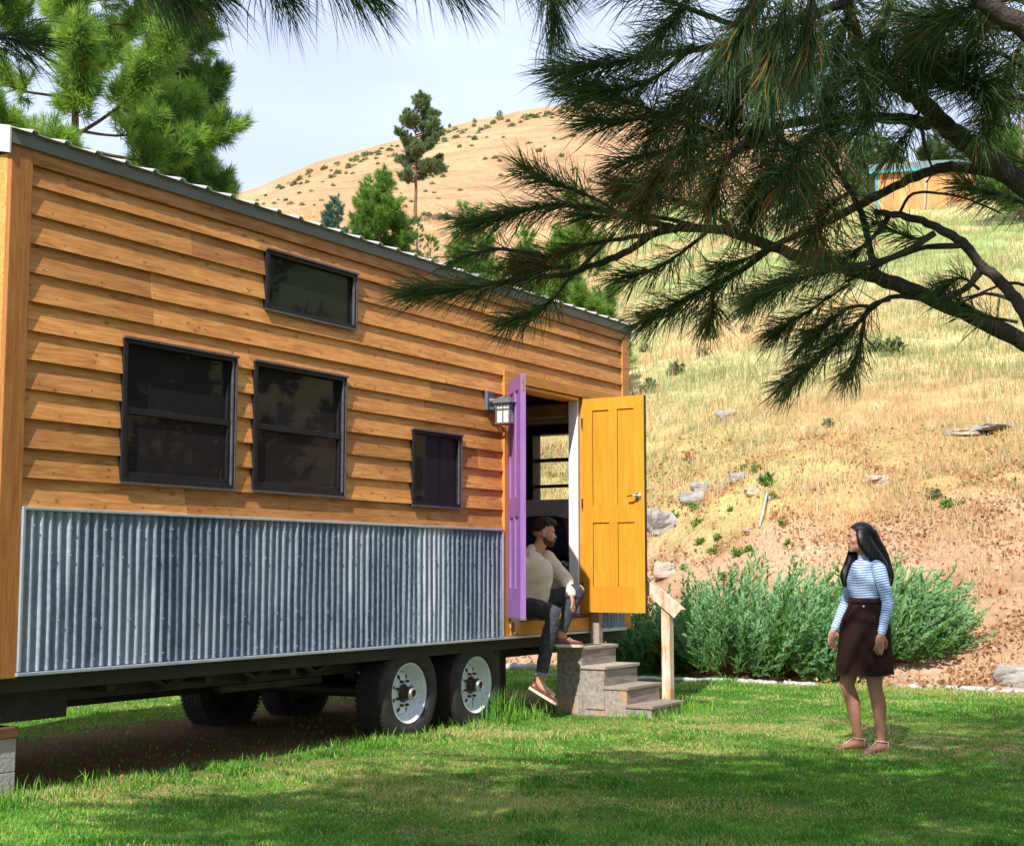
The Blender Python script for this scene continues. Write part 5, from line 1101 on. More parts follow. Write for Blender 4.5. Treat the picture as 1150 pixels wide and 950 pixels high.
for (x, y, z, zo) in ((2.2, 2.2, 4.3, 3.4), (5.6, 3.0, 4.2, 3.2), (5.9, 5.4, 4.6, 3.6), (3.2, 6.2, 5.6, 4.4), (1.6, 4.4, 5.2, 4.2), (4.9, 6.4, 5.2, 4.2), (2.6, 5.6, 6.4, 5.2), (5.0, 3.2, 6.0, 5.0), (4.3, 5.6, 7.0, 5.9), (2.7, 3.6, 6.6, 5.6), (4.6, 4.0, 7.8, 6.8), (3.2, 4.8, 7.9, 7.0), (3.9, 2.0, 5.0, 4.0), (6.2, 4.2, 5.2, 4.2), (2.0, 3.0, 5.4, 4.6), (4.6, 2.6, 4.0, 3.2), (.8, 6.2, 5.4, 4.2), (1.7, 6.6, 5.9, 4.6), (2.4, 7.2, 6.3, 5.0), (3.4, 7.3, 6.4, 5.2), (1.2, 5.4, 5.6, 4.6), (2.0, 5.8, 6.4, 5.4), (2.8, 6.4, 5.2, 4.0), (3.4, 6.8, 5.6, 4.4), (1.5, 5.8, 4.9, 3.8), (2.2, 6.6, 5.4, 4.2), (.6, 5.6, 5.0, 3.9), (1.3, 6.9, 5.9, 4.8)):
    bough(TB+[0, 0, zo-.3], (x, y, z), .045, 50, 55, crown, cb, org=TB, nw=.011)
cb.build('branches', M['bark'], big, smooth=True); crown.build('crown_needles', 'ndark', big, loc=TB, segs=1)
o = fg.build('needles', 'ndark', big, loc=TB)

# second pine beside and behind the camera: its boughs reach overhead and their tips hang in at the top left
T2 = np.array([-2.5, .2, 0.0]); sec = empty('pine_tree', tuple(T2), 0, 'pine whose needle tips hang in along the top left edge of the picture', 'pine tree')
limb(sec, [T2, T2+[.05, 0, 2.5], T2+[0, .1, 5], T2+[.1, 0, 7.6]], .24, .03, name='trunk', origin=T2, sides=14, gnarl=.03, n=8)
c2 = Needles(99); m2 = MB()
for (x, y, z, zo) in ((-1.6, 4.6, 4.3, 3.4), (-.3, 4.7, 4.4, 3.5), (.9, 4.3, 4.5, 3.6), (-2.3, 4.2, 4.1, 3.3), (-.9, 3.8, 4.9, 4.2), (.3, 3.7, 4.8, 4.0), (1.9, 3.6, 4.6, 3.6), (-2.0, 3.4, 5.2, 4.6), (1.2, 3.2, 5.4, 4.4), (-.2, 3.0, 5.6, 4.9), (-1.2, 2.6, 6.2, 5.6), (1.8, 2.2, 5.0, 4.2), (-3.4, 2.8, 5, 4.2), (.6, 2.0, 6.0, 5.2), (1.6, .8, 5.0, 4.0), (-3.4, 1.9, 6.2, 5.6), (-2.2, -2.2, 5, 4.2), (-4.6, -.6, 5, 4.1), (-.3, -1.2, 5.6, 4.8), (1.2, 1.5, 4.4, 3.4), (2.4, 4.2, 4.9, 3.9), (.9, 3.9, 5.3, 4.5), (-1.3, 5.3, 4.6, 3.8), (-.2, 5.4, 4.7, 3.9), (.7, 5.2, 4.8, 4.0), (1.6, 4.9, 4.9, 4.1), (-2.0, 4.9, 4.2, 3.5), (.2, 4.6, 5.2, 4.5), (-.8, 4.9, 4.9, 4.3), (1.9, 5.4, 5.1, 4.3)):
    bough(T2+[0, 0, zo-.5], (x, y, z), .05, 62, 60, c2, m2, org=T2, nw=.013)
m2.build('branches', M['bark'], sec, smooth=True); c2.build('crown_needles', 'ndark', sec, loc=T2, segs=1)
s2 = Needles(101)
def tip2(lst, d0, d1, n, ln=.17, spread=.7, sag=.5, tone=.3, back=.6, w=4):
    P = pp(lst, d0, d1); limb(sec, P, px_r(w, d0), px_r(2, d1), origin=T2, gnarl=.1); s2.spray(bez(P, 4), n, ln, .0020, tone, .1, back, spread, sag, .02)
tip2([(-90, 60), (-40, 48), (0, 42), (26, 48)], 3.0, 2.9, 260, .15, 1.15, .3, .15, .8)
tip2([(110, -60), (150, -30), (185, -12), (205, 0)], 3.1, 3.0, 360, .15, .9, .6, .4, .7)
tip2([(140, -70), (175, -45), (215, -25), (240, -12)], 3.2, 3.1, 260, .15, .8, .6, .3, .7)
tip2([(240, -80), (285, -40), (310, -15), (322, -8)], 3.1, 3.0, 220, .14, 1.0, .6, .2, .6)
tip2([(320, -80), (350, -45), (385, -25), (408, -14)], 3.0, 3.0, 300, .14, 1.0, .6, .25, .7)
tip2([(400, -80), (455, -50), (490, -30), (510, -20)], 3.1, 3.1, 260, .14, 1.0, .5, .2, .7)
tip2([(500, -90), (545, -50), (590, -30), (625, -22)], 3.4, 3.3, 260, .15, .9, .4, .25, .6)
tip2([(560, -90), (600, -50), (618, -10), (622, 25)], 3.6, 3.6, 300, .15, .8, .3, .3, .6)
s2.build('needles', 'ndark', sec, loc=T2)
# ------------------------------------------------------------------ people: one continuous remeshed body, clothes and hair as children
def remeshed(mb, name, mat, parent, voxel, smooth_it=3, disp=None, tone_fn=None, keep=None):
    me = bpy.data.meshes.new(name); me.from_pydata(mb.v, [], mb.f); me.update()
    import bmesh
    bm = bmesh.new(); bm.from_mesh(me); bmesh.ops.recalc_face_normals(bm, faces=bm.faces); bm.to_mesh(me); bm.free()
    o = bpy.data.objects.new('tmp', me); COL.objects.link(o)
    r = o.modifiers.new('r', 'REMESH'); r.mode = 'VOXEL'; r.voxel_size = voxel; r.adaptivity = 0
    s = o.modifiers.new('s', 'SMOOTH'); s.iterations = smooth_it; s.factor = .5
    dg = bpy.context.evaluated_depsgraph_get(); dg.update(); nm = bpy.data.meshes.new_from_object(o.evaluated_get(dg)); bpy.data.objects.remove(o)
    nm.name = name; n = len(nm.vertices); V = np.zeros(n*3); nm.vertices.foreach_get('co', V); V = V.reshape(-1, 3)
    if disp is not None:
        NN = np.zeros(n*3); nm.vertices.foreach_get('normal', NN); NN = NN.reshape(-1, 3); V2 = V.copy()
        for i in range(n): V2[i] = V[i]+NN[i]*disp(V[i])
        V = V2; nm.vertices.foreach_set('co', V.ravel())
    if keep is not None:
        bm = bmesh.new(); bm.from_mesh(nm); bmesh.ops.delete(bm, geom=[v for v in bm.verts if not keep(v.co)], context='VERTS'); bm.to_mesh(nm); bm.free()
        n = len(nm.vertices); V = np.zeros(n*3); nm.vertices.foreach_get('co', V); V = V.reshape(-1, 3)
    if tone_fn is not None:
        a = nm.attributes.new('tone', 'FLOAT', 'POINT'); a.data.foreach_set('value', np.asarray(tone_fn(V), np.float32))
    nm.materials.clear(); nm.materials.append(M[mat]); nm.polygons.foreach_set('use_smooth', np.ones(len(nm.polygons), bool)); nm.update()
    o = bpy.data.objects.new(name, nm); COL.objects.link(o); o.parent = parent; return o
def chain(mb, pts, radii, n=14):
    """tapered limb with round ends and joints"""
    P = bez(pts, 4) if len(pts) > 2 else [np.array(p, float) for p in pts]
    m = len(P)
    def rad(i):
        f = i/(m-1)*(len(radii)-1); k = min(int(f), len(radii)-2); q = f-k; a, b = radii[k], radii[k+1]
        if isinstance(a, tuple) or isinstance(b, tuple):
            a = a if isinstance(a, tuple) else (a, a); b = b if isinstance(b, tuple) else (b, b); return (a[0]*(1-q)+b[0]*q, a[1]*(1-q)+b[1]*q)
        return a*(1-q)+b*q
    rr = [rad(i) for i in range(m)]; mb.tube([tuple(p) for p in P], rr, n)
    for i in (0, m-1):
        r = rr[i]; q = min(r) if isinstance(r, tuple) else r; mb.ell(tuple(P[i]), (q*.97,)*3, n, 8)
def basis(fwd, up):
    f = Vector(fwd).normalized(); u = Vector(up); u = (u-f*u.dot(f)).normalized(); s = u.cross(f); return Matrix((s, f, u)).transposed()   # columns: side, forward, up
def head(mb, c, fwd, up, h=.225, nose=1.0):
    """c = centre of the skull; fwd = where the face looks; h = chin to crown"""
    B = basis(fwd, up); s = h/.225
    def P(x, y, z): return tuple(Vector(c)+B @ Vector((x*s, y*s, z*s)))
    def E(x, y, z, r, n=14): mb.ell(P(x, y, z), tuple(q*s for q in r), n, 10, B)
    E(0, -.012, .035, (.074, .093, .080), 20)          # cranium
    E(0, .030, -.010, (.060, .056, .078), 18)          # face
    E(0, .040, -.062, (.043, .042, .038))              # jaw
    E(0, .066, -.086, (.020, .018, .018))              # chin
    for sx in (-1, 1):
        E(sx*.036, .018, -.058, (.020, .040, .028)); E(sx*.036, .052, -.018, (.022, .026, .020)); E(sx*.074, -.004, -.004, (.009, .019, .030), 10); E(sx*.028, .072, .022, (.020, .012, .008), 10)
    mb.tube([P(0, .074, .012), P(0, .084, -.010), P(0, .095*nose, -.026)], [.009*s, .0105*s, .0115*s], 10); E(0, .093*nose, -.028, (.011, .011, .009), 10)
    for sx in (-1, 1): E(sx*.011, .085, -.031, (.008, .010, .007), 8)
    E(0, .080, -.052, (.021, .010, .0065), 10); E(0, .078, -.063, (.019, .010, .007), 10); E(0, .074, .030, (.03, .012, .010), 12)
    return P, B, s
def face_parts(P, B, s, root, eyes=True):
    for sx in (-1, 1):
        m = MB(); m.ell(P(sx*.029, .0735, .006), (.0115*s, .0075*s, .0055*s), 12, 8, B); eo = m.build('eye', M['eyewhite'], root, smooth=True)
        m = MB(); m.ell(P(sx*.0275, .0793, .006), (.0052*s, .0028*s, .0050*s), 10, 6, B); m.build('iris', M['iris'], eo, smooth=True)
        m = MB(); m.tube([P(sx*.014, .0835, .024), P(sx*.030, .081, .028), P(sx*.045, .069, .023)], [.0024*s, .0030*s, .0012*s], 6); m.build('eyebrow', M['haircurl'], root, smooth=True)
        m = MB(); m.tube([P(sx*.017, .079, .010), P(sx*.029, .0815, .0125), P(sx*.041, .0735, .009)], [.001*s, .0015*s, .001*s], 5); m.build('eyelash', M['iris'], root, smooth=True)
    m = MB(); m.tube([P(-.020, .083, -.053), P(-.008, .090, -.0505), P(.008, .090, -.0505), P(.020, .083, -.053)], [.0015, .0034, .0034, .0015], 8); m.tube([P(-.018, .082, -.060), P(0, .0885, -.0625), P(.018, .082, -.060)], [.0015, .004, .0015], 8); m.build('lips', M['lips'], root, smooth=True)
def hand(mb, wrist, d, palm_n, size=.18, curl=(.3, .35, .4, .45), thumb=1, spread=.07):
    """d: towards the fingers; palm_n: out of the palm; thumb=+1/-1 picks the side"""
    d = Vector(d).normalized(); pn = Vector(palm_n); pn = (pn-d*pn.dot(d)).normalized(); sd = d.cross(pn)*thumb; w = Vector(wrist); s = size/.18
    Bm = Matrix((sd, d, pn)).transposed()
    mb.ell(tuple(w+d*.048*s), (.040*s, .054*s, .0155*s), 14, 10, Bm); mb.tube([tuple(w-d*.01*s), tuple(w+d*.03*s)], [(.021*s, .024*s)]*2, 10); mb.ell(tuple(w+d*.035*s+sd*.022*s+pn*.006*s), (.016*s, .03*s, .014*s), 10, 8, Bm)
    for i, (off, ln) in enumerate(((.029, .072), (.0105, .080), (-.008, .074), (-.026, .058))):
        b = w+d*.084*s+sd*off*s; a = -curl[i]; dd = (d+sd*(off*spread*28)).normalized(); pts = [w+d*.05*s+sd*off*.9*s, b]; ang = 0
        for k, f in enumerate((.44, .31, .25)):
            ang += curl[i]*(.8 if k == 0 else 1); v = dd*math.cos(ang)+pn*math.sin(ang); pts.append(pts[-1]+v*ln*f*s)
        rr = [.0095*s, .0092*s, .0084*s, .0078*s, .0064*s]; mb.tube([tuple(p) for p in pts], rr, 9); mb.ell(tuple(pts[-1]), (.0064*s,)*3, 8, 6)
    t0 = w+d*.022*s+sd*.020*s+pn*.004*s; t1 = t0+(d*.55+sd*.62+pn*.25).normalized()*.042*s; t2 = t1+(d*.85+sd*.25+pn*.3).normalized()*.032*s; t3 = t2+(d*.95+pn*.35).normalized()*.024*s
    mb.tube([tuple(p) for p in (t0, t1, t2, t3)], [.014*s, .0115*s, .0098*s, .0075*s], 9); mb.ell(tuple(t3), (.0075*s,)*3, 8, 6)
def foot(mb, ankle, d, up=(0, 0, 1), L_=.235, drop=.075):
    B = basis(d, up); a = Vector(ankle)
    def P(x, y, z): return tuple(a+B @ Vector((x, y, z)))
    secs = [(-.055, .026, -drop*.55, .030), (-.02, .032, -drop*.45, .040), (.03, .034, -drop*.50, .034), (.08, .038, -drop*.62, .025), (.12, .042, -drop*.72, .018), (.15, .040, -drop*.80, .014)]
    mb.rings([[P(w*math.cos(2*math.pi*k/14), y, z+h*math.sin(2*math.pi*k/14)) for k in range(14)] for y, w, z, h in secs])
    for i in range(5):
        x = .032-.0155*i; ln = (.038, .034, .030, .026, .020)[i]; r = (.0125, .009, .0085, .008, .0075)[i]
        mb.tube([P(x, .13, -drop*.86), P(x*1.02, .15+ln*.5-abs(i)*.003, -drop*.86), P(x*1.02, .15+ln-i*.006, -drop*.93)], [r, r, r*.8], 8); mb.ell(P(x*1.02, .15+ln-i*.006, -drop*.93), (r*.8,)*3, 8, 6)
    mb.ell(P(0, -.045, -drop*.68), (.028, .028, .026), 12, 8, B); return B
def loafer(ankle, d, parent, up=(0, 0, 1), L_=.285, drop=.085):
    B = basis(d, up); a = Vector(ankle)
    def P(x, y, z): return tuple(a+B @ Vector((x, y, z)))
    ys = [-.078, -.070, -.04, .0, .05, .10, .15, .185, .204]; ws = [.014, .028, .035, .036, .039, .046, .044, .030, .010]; hs = [.030, .052, .058, .050, .050, .045, .034, .026, .012]
    m = MB(); rr = []
    for y, w_, h in zip(ys, ws, hs):
        rr.append([P(w_*math.copysign(abs(math.cos(t_))**.8, math.cos(t_)), y, -drop+.012+max(0, math.sin(t_))*h) for t_ in [2*math.pi*k/18 for k in range(18)]])
    m.rings(rr); so = m.build('shoe', M['shoe'], parent, smooth=True)
    m = MB(); out = [(w_, y) for y, w_ in zip(ys, ws)]; pts = [(w_*1.06+.001, y) for w_, y in out]+[(-w_*1.06-.001, y) for w_, y in reversed(out)]
    m.rings([[P(x, y, -drop-.010) for x, y in pts], [P(x, y, -drop+.014) for x, y in pts]]); m.build('sole', M['sole'], so)
    m = MB()                                               # stitched moc toe and lace bow
    arc = [(-.030, .06), (-.034, .10), (-.028, .14), (-.010, .165), (.010, .165), (.028, .14), (.034, .10), (.030, .06)]
    def top(y): return -drop+.012+np.interp(y, ys, hs)*.93
    m.tube([P(x, y, top(y)-.004-abs(x)*.12) for x, y in arc], .003, 6); m.tube([P(-.03, .045, top(.05)-.004), P(0, .05, top(.05)+.006), P(.03, .045, top(.05)-.004)], .004, 6)
    for sx in (-1, 1): m.tube([P(0, .055, top(.05)+.008), P(sx*.022, .07, top(.06)+.014), P(sx*.026, .05, top(.06)+.012), P(0, .055, top(.05)+.008)], .0022, 5); m.tube([P(0, .055, top(.05)+.008), P(sx*.03, .085, top(.06)+.0)], .002, 5)
    m.build('lace', M['sole'], so); return so

# ---- the seated man: x along the wall, y into the house, origin on the wall plane under his seat
MX = 11.2-S0
man = hempty('person', MX, 0, .872, 'seated bearded man in cream sweater and ripped black jeans on the door threshold looking right', 'person')
Z0 = .872
def mp_(s_, out, z): return (s_-11.2, -out, z-Z0)
hipC = mp_(11.17, -.04, .965); hipR = mp_(11.06, .0, .955); hipL = mp_(11.28, .0, .955)
kneeR = mp_(10.93, .385, .90); ankR = mp_(10.90, .25, .335); kneeL = mp_(11.42, .345, 1.095); ankL = mp_(11.28, .23, .715)
chest = mp_(11.15, .0, 1.25); neck0 = mp_(11.17, .03, 1.41); neck1 = mp_(11.215, .075, 1.50)
shR = mp_(10.985, -.01, 1.375); shL = mp_(11.37, .05, 1.375); elR = mp_(10.80, -.10, 1.11); wrR = mp_(10.80, .06, .885); elL = mp_(11.53, .16, 1.165); wrL = mp_(11.31, .335, 1.075)
hc = mp_(11.24, .10, 1.598); fw = (.50, -.86, -.04)
bm_ = MB()
P, Bh, hs_ = head(bm_, hc, fw, (.02, -.05, 1), .245)
chain(bm_, [neck0, neck1, P(0, -.01, -.03)], [.062, .056, .056]); chain(bm_, [hipC, mp_(11.15, -.03, 1.10), chest, mp_(11.16, .01, 1.37)], [(.12, .16), (.10, .14), (.115, .175), (.08, .12)], 18)
for a, b, c in ((hipR, kneeR, ankR), (hipL, kneeL, ankL)):
    chain(bm_, [a, b], [.082, .058]); mid = tuple(np.array(b)*.62+np.array(c)*.38+np.array([0, .015, 0])); chain(bm_, [b, mid, c], [.055, .056, .035])
for a, b, c in ((shR, elR, wrR), (shL, elL, wrL)): chain(bm_, [a, b], [.052, .042]); chain(bm_, [b, c], [.041, .026])
hand(bm_, wrL, (-.20, -.30, -.93), (-.2, .9, -.1), .19, (.12, .16, .2, .26), thumb=1)
hand(bm_, wrR, (-.12, -.35, -.80), (.1, .9, -.5), .185, (.25, .3, .35, .4), thumb=-1)
chain(bm_, [ankR, tuple(np.array(ankR)+[.012, -.015, -.05]), tuple(np.array(ankR)+[.06, -.085, -.12])], [.036, .036, .028]); chain(bm_, [ankL, tuple(np.array(ankL)+[.05, -.01, -.02])], [.036, .036])
remeshed(bm_, 'body', 'skinm', man, .0048, 3)
face_parts(P, Bh, hs_, man)
# beard: thin shell over the jaw
b = MB()
def EB(x, y, z, r): b.ell(P(x, y, z), tuple(q*hs_ for q in r), 14, 10, Bh)
EB(0, .041, -.066, (.0445, .0435, .038)); EB(0, .067, -.088, (.0215, .019, .0195))
for sx in (-1, 1): EB(sx*.037, .018, -.060, (.0215, .041, .030)); EB(sx*.058, .008, -.025, (.013, .018, .03))
remeshed(b, 'beard', 'beard', man, .004, 2, keep=lambda c: (Bh.transposed() @ (c-Vector(hc))).z < -.030*hs_*1 - max(0, (Bh.transposed() @ (c-Vector(hc))).y-.03)*.25)
m = MB(); m.tube([P(-.022, .084, -.047), P(0, .0925, -.0445), P(.022, .084, -.047)], [.003, .0045, .003], 7); m.build('moustache', M['beard'], man, smooth=True)
# hair: faded sides, thick curly top
hb = MB(); rgm = random.Random(5)
hb.ell(P(0, -.022, .045), tuple(q*hs_ for q in (.0755, .086, .078)), 20, 12, Bh); hb.ell(P(0, .020, .098), tuple(q*hs_ for q in (.062, .064, .032)), 16, 10, Bh)
for k in range(230):
    th = rgm.uniform(0, 2*math.pi); ph = rgm.uniform(0, 1)**.7*1.35; v = (math.sin(ph)*math.cos(th)*.070, math.sin(ph)*math.sin(th)*.090+.004, .062+math.cos(ph)*.066); r = rgm.uniform(.009, .017); hb.ell(P(*v), (r, r, r), 8, 6)
def hair_keep(c):
    q = Bh.transposed() @ (c-Vector(hc)); q = q/hs_; return not (q.z < .058 and q.y > .050-(.058-q.z)*.25) and not (q.z < -.04+max(0, q.y+.03)*.5)
remeshed(hb, 'hair', 'haircurl', man, .0045, 1, keep=hair_keep)
# sweater
sw = MB()
chain(sw, [mp_(11.16, -.03, .955), mp_(11.16, -.025, 1.09), mp_(11.155, .01, 1.25), mp_(11.16, .01, 1.375), mp_(11.17, .025, 1.44)], [(.150, .195), (.165, .205), (.150, .215), (.115, .175), (.07, .078)], 22)
chain(sw, [shR, elR], [.082, .070]); chain(sw, [elR, tuple(np.array(elR)*.12+np.array(wrR)*.88)], [.068, .040]); chain(sw, [shL, tuple((np.array(shL)+np.array(elL))/2), elL], [.085, .078, .074]); chain(sw, [elL, tuple((np.array(elL)+np.array(wrL))/2+[0, 0, -.015]), tuple(np.array(elL)*.10+np.array(wrL)*.90)], [.072, .066, .043])
chain(sw, [tuple(np.array(elL)*.08+np.array(wrL)*.92), tuple(np.array(wrL)+[.004, 0, -.004])], [.040, .038]); chain(sw, [neck0, tuple(np.array(neck0)*.75+np.array(neck1)*.25)], [.072, .066])
def wr(p):
    v = Vector(p); return .0075*mnoise.noise(Vector((v.x*9, v.y*9, v.z*16)))+.010*mnoise.noise(Vector((v.x*5+3, v.y*5, v.z*6)))
remeshed(sw, 'sweater', 'sweater', man, .0065, 4, disp=wr)
sp = MB(); chain(sp, [mp_(11.06, .015, 1.435), mp_(10.97, -.0, 1.415), mp_(10.93, -.02, 1.37)], [(.040, .052), (.054, .07), (.05, .075)], 16); remeshed(sp, 'shoulder_patch', 'suede', man, .0065, 3, disp=lambda p: wr(p)*.5)
# jeans with torn knees
jn = MB(); chain(jn, [mp_(11.16, -.06, .96), mp_(11.17, -.02, .95)], [(.10, .16), (.10, .16)], 18)
for a, k, c, e in ((hipR, kneeR, ankR, .86), (hipL, kneeL, ankL, .84)):
    c2_ = tuple(np.array(k)*(1-e)+np.array(c)*e); chain(jn, [a, tuple((np.array(a)+np.array(k))/2+[0, 0, .008]), k], [.100, .088, .069]); mid = tuple(np.array(k)*.6+np.array(c)*.4+np.array([0, .014, 0])); chain(jn, [k, mid, c2_], [.067, .066, .052])
def rip(ctr, r, fx=1.0):
    c = Vector(ctr); return lambda v: ((v-c).length > r*(1+.25*mnoise.noise(v*60)))
rk1 = rip(tuple(np.array(kneeR)+[.012, -.062, -.015]), .036); rk2 = rip(tuple(np.array(kneeL)+[.02, -.045, .045]), .047)
def jw(p): v = Vector(p); return .006*mnoise.noise(Vector((v.x*10, v.y*10, v.z*26)))+.004*mnoise.noise(v*30)
jo = remeshed(jn, 'jeans', 'denim', man, .006, 3, disp=jw, keep=lambda c: rk1(c) and rk2(c))
for (k, c, e) in ((kneeR, ankR, .86), (kneeL, ankL, .84)):
    q = np.array(k)*(1-e)+np.array(c)*e; t_ = nrm(np.array(c)-np.array(k)); m = MB(); m.tube([tuple(q-t_*.0+[0, 0, 0]), tuple(q+t_*.03)], [.054, .0545], 18, cap=False); m.tube([tuple(q+t_*.03), tuple(q+t_*.004)], [.0545, .049], 18, cap=False); m.build('hem', M['denimlite'] if k is kneeR else M['denim'], jo, smooth=True)
loafer(tuple(np.array(ankR)+[.008, -.010, -.030]), (.50, -.70, -.52), man, (.2, -.35, .9), drop=.075); loafer(tuple(np.array(ankL)+[.035, -.01, -.018]), (.80, -.55, -.03), man, (0, 0, 1), drop=.082)

# ---- the standing woman: local -y is where she faces, +x her left
wp = gp(977, 842, 0); wom = empty('person', (float(wp[0]), float(wp[1]), hzp(wp[0], wp[1])), R(-72), 'standing woman with long black hair, striped blue top and brown skirt facing the seated man', 'person')
SC = 1.0
wHipR = (-.085, .0, .86); wHipL = (.085, .0, .86); wKR = (-.075, -.055, .465); wAR = (-.080, -.030, .085); wKL = (.085, -.01, .465); wAL = (.085, .035, .085)
# feet apart along her depth so both show: right (far) foot forward, left (near) a little back
wKR = (-.10, -.115, .470); wAR = (-.115, -.02, .080); wKL = (.075, .005, .465); wAL = (.095, .035, .080)
hcw = (-.0, -.045, 1.515); fww = (-.22, -.975, -.02)
wb = MB(); Pw, Bw, sw_ = head(wb, hcw, fww, (0, .0, 1), .215, .95)
chain(wb, [(0, .015, 1.335), (0, -.005, 1.40), Pw(0, -.01, -.03)], [.056, .048, .050]); chain(wb, [(0, .0, .84), (0, .0, .93), (0, -.005, 1.06), (0, -.02, 1.20), (0, .0, 1.31), (0, .012, 1.345)], [(.150, .105), (.155, .10), (.112, .082), (.135, .10), (.125, .078), (.06, .05)], 20)
for a, k, c in ((wHipR, wKR, wAR), (wHipL, wKL, wAL)):
    chain(wb, [a, k], [.088, .054]); k = np.array(k); c = np.array(c); chain(wb, [tuple(k), tuple(k*.66+c*.34+[0, .016, 0]), tuple(k*.25+c*.75+[0, .004, 0]), tuple(c)], [.051, .054, .035, .031])
wSR = (-.162, .008, 1.290); wSL = (.162, .008, 1.290); wER = (-.195, -.045, 1.06); wWR = (-.175, -.165, .862); wEL = (.222, .040, 1.055); wWL = (.262, -.045, .845)
for a, e, w_ in ((wSR, wER, wWR), (wSL, wEL, wWL)): chain(wb, [a, e], [.046, .034]); chain(wb, [e, w_], [.034, .022])
hand(wb, wWR, (.0, -.28, -.95), (.9, .1, 0), .175, (.22, .28, .33, .38), thumb=-1, spread=.05); hand(wb, wWL, (-.02, -.20, -.97), (-.9, .2, 0), .175, (.2, .26, .32, .38), thumb=1, spread=.05)
f1 = foot(wb, wAR, (-.18, -.98, 0), drop=.075); f2 = foot(wb, wAL, (.22, -.97, 0), drop=.075)
remeshed(wb, 'body', 'skinw', wom, .0045, 3); face_parts(Pw, Bw, sw_, wom)
# striped turtleneck; tone carries the distance along torso or sleeve for the stripes
tp_ = MB(); chain(tp_, [(0, .0, 1.0), (0, -.005, 1.09), (0, -.028, 1.20), (0, -.0, 1.31), (0, .012, 1.35)], [(.128, .100), (.120, .094), (.142, .112), (.138, .085), (.060, .054)], 22)
chain(tp_, [(0, .013, 1.335), (0, .003, 1.395)], [.058, .056], 18)
for sx in (-1, 1): tp_.ell((sx*.062, -.082, 1.21), (.055, .042, .058), 14, 10)
SL = []
for sx in (-1, 1): chain(tp_, [(sx*.02, .012, 1.345), (sx*.09, .012, 1.325), (sx*.160, .010, 1.292)], [.045, .048, .050])
for a, e, w_ in ((wSR, wER, wWR), (wSL, wEL, wWL)):
    w2_ = tuple(np.array(e)*.04+np.array(w_)*.96); chain(tp_, [a, e], [.054, .042]); chain(tp_, [e, w2_], [.042, .030]); SL.append((np.array(a), np.array(e), np.array(w2_)))
def stripes(V):
    t_ = V[:, 2].copy(); best = np.full(len(V), .066)
    for a, e, w_ in SL:
        for p, q, o0 in ((a, e, 0), (e, w_, np.linalg.norm(e-a))):
            d_ = q-p; L2 = np.dot(d_, d_); kr = ((V-p) @ d_)/L2; k = np.clip(kr, 0, 1); dist = np.linalg.norm(V-(p+k[:, None]*d_), axis=1); inside = (dist < best) & (np.abs(V[:, 0]) > .150)
            t_ = np.where(inside, a[2]-o0-kr*math.sqrt(L2), t_); best = np.where(inside, dist, best)
    return t_+.004*np.sin(V[:, 0]*30)
remeshed(tp_, 'striped_top', 'stripe', wom, .005, 4, disp=lambda p: .004*mnoise.noise(Vector((p[0]*14, p[1]*14, p[2]*20))), tone_fn=stripes)
# A-line skirt, lofted with soft folds
m = MB(); rr = []; inner = []
for j in range(15):
    f = j/14; z = 1.085-f*.535; wx = .122+.075*smooth(0, .35, f)+.035*f; wy = .100+.045*smooth(0, .4, f)+.05*f; ring = []
    for k in range(64):
        a = 2*math.pi*k/64; fo_ = 1+(.03*math.sin(a*5+1.3)+.018*math.sin(a*9+.4))*f**1.3; ring.append((wx*math.cos(a)*fo_, wy*math.sin(a)*fo_-.01-.018*f, z+.006*math.sin(a*4)*f))
    rr.append(ring)
ids = m.rings(rr, cap=False); rr2 = [[(x*.955, y*.955, z) for x, y, z in ring] for ring in rr]; m.rings([rr[-1], rr2[-1], rr2[-4]], cap=False)
sk = m.build('skirt', M['skirt'], wom, smooth=True)
def ringat(f, r=1.03):
    z = 1.085-f*.535; wx = .122+.075*float(smooth(0, .35, f))+.035*f; wy = .100+.045*float(smooth(0, .4, f))+.05*f; return lambda a, q=r: (wx*q*math.cos(a), wy*q*math.sin(a)-.01-.018*f, z)
m = MB(); m.rings([[ringat(f)(2*math.pi*k/48, q) for k in range(48)] for f, q in ((-.005, 1.0), (-.005, 1.05), (.07, 1.045), (.07, .99))], cap=False); m.build('waistband', M['skirt'], sk, smooth=True)
m = MB()
for a, zz in ((-1.75, .30), (-1.62, .36)): m.tube([ringat(.04, 1.08)(a), ringat(.12, 1.1)(a+.04), ringat(zz*.7, 1.07)(a-.03), ringat(zz, 1.09)(a+.05)], .006, 6)
m.ell(ringat(.04, 1.09)(-1.68), (.014, .012, .012)); m.build('tie', M['skirt'], sk, smooth=True)
m = MB(); A0, A1 = -.95, -.35; m.hexa([ringat(.14, 1.02)(A0), ringat(.14, 1.02)(A1), ringat(.14, 1.045)(A1), ringat(.14, 1.045)(A0), ringat(.085, 1.02)(A0), ringat(.085, 1.02)(A1), ringat(.085, 1.05)(A1), ringat(.085, 1.05)(A0)]); m.build('pocket_flap', M['skirt'], sk)
m = MB(); m.ell(ringat(.105, 1.07)(-.72), (.011, .011, .011)); m.build('button', M['steel'], sk, smooth=True)
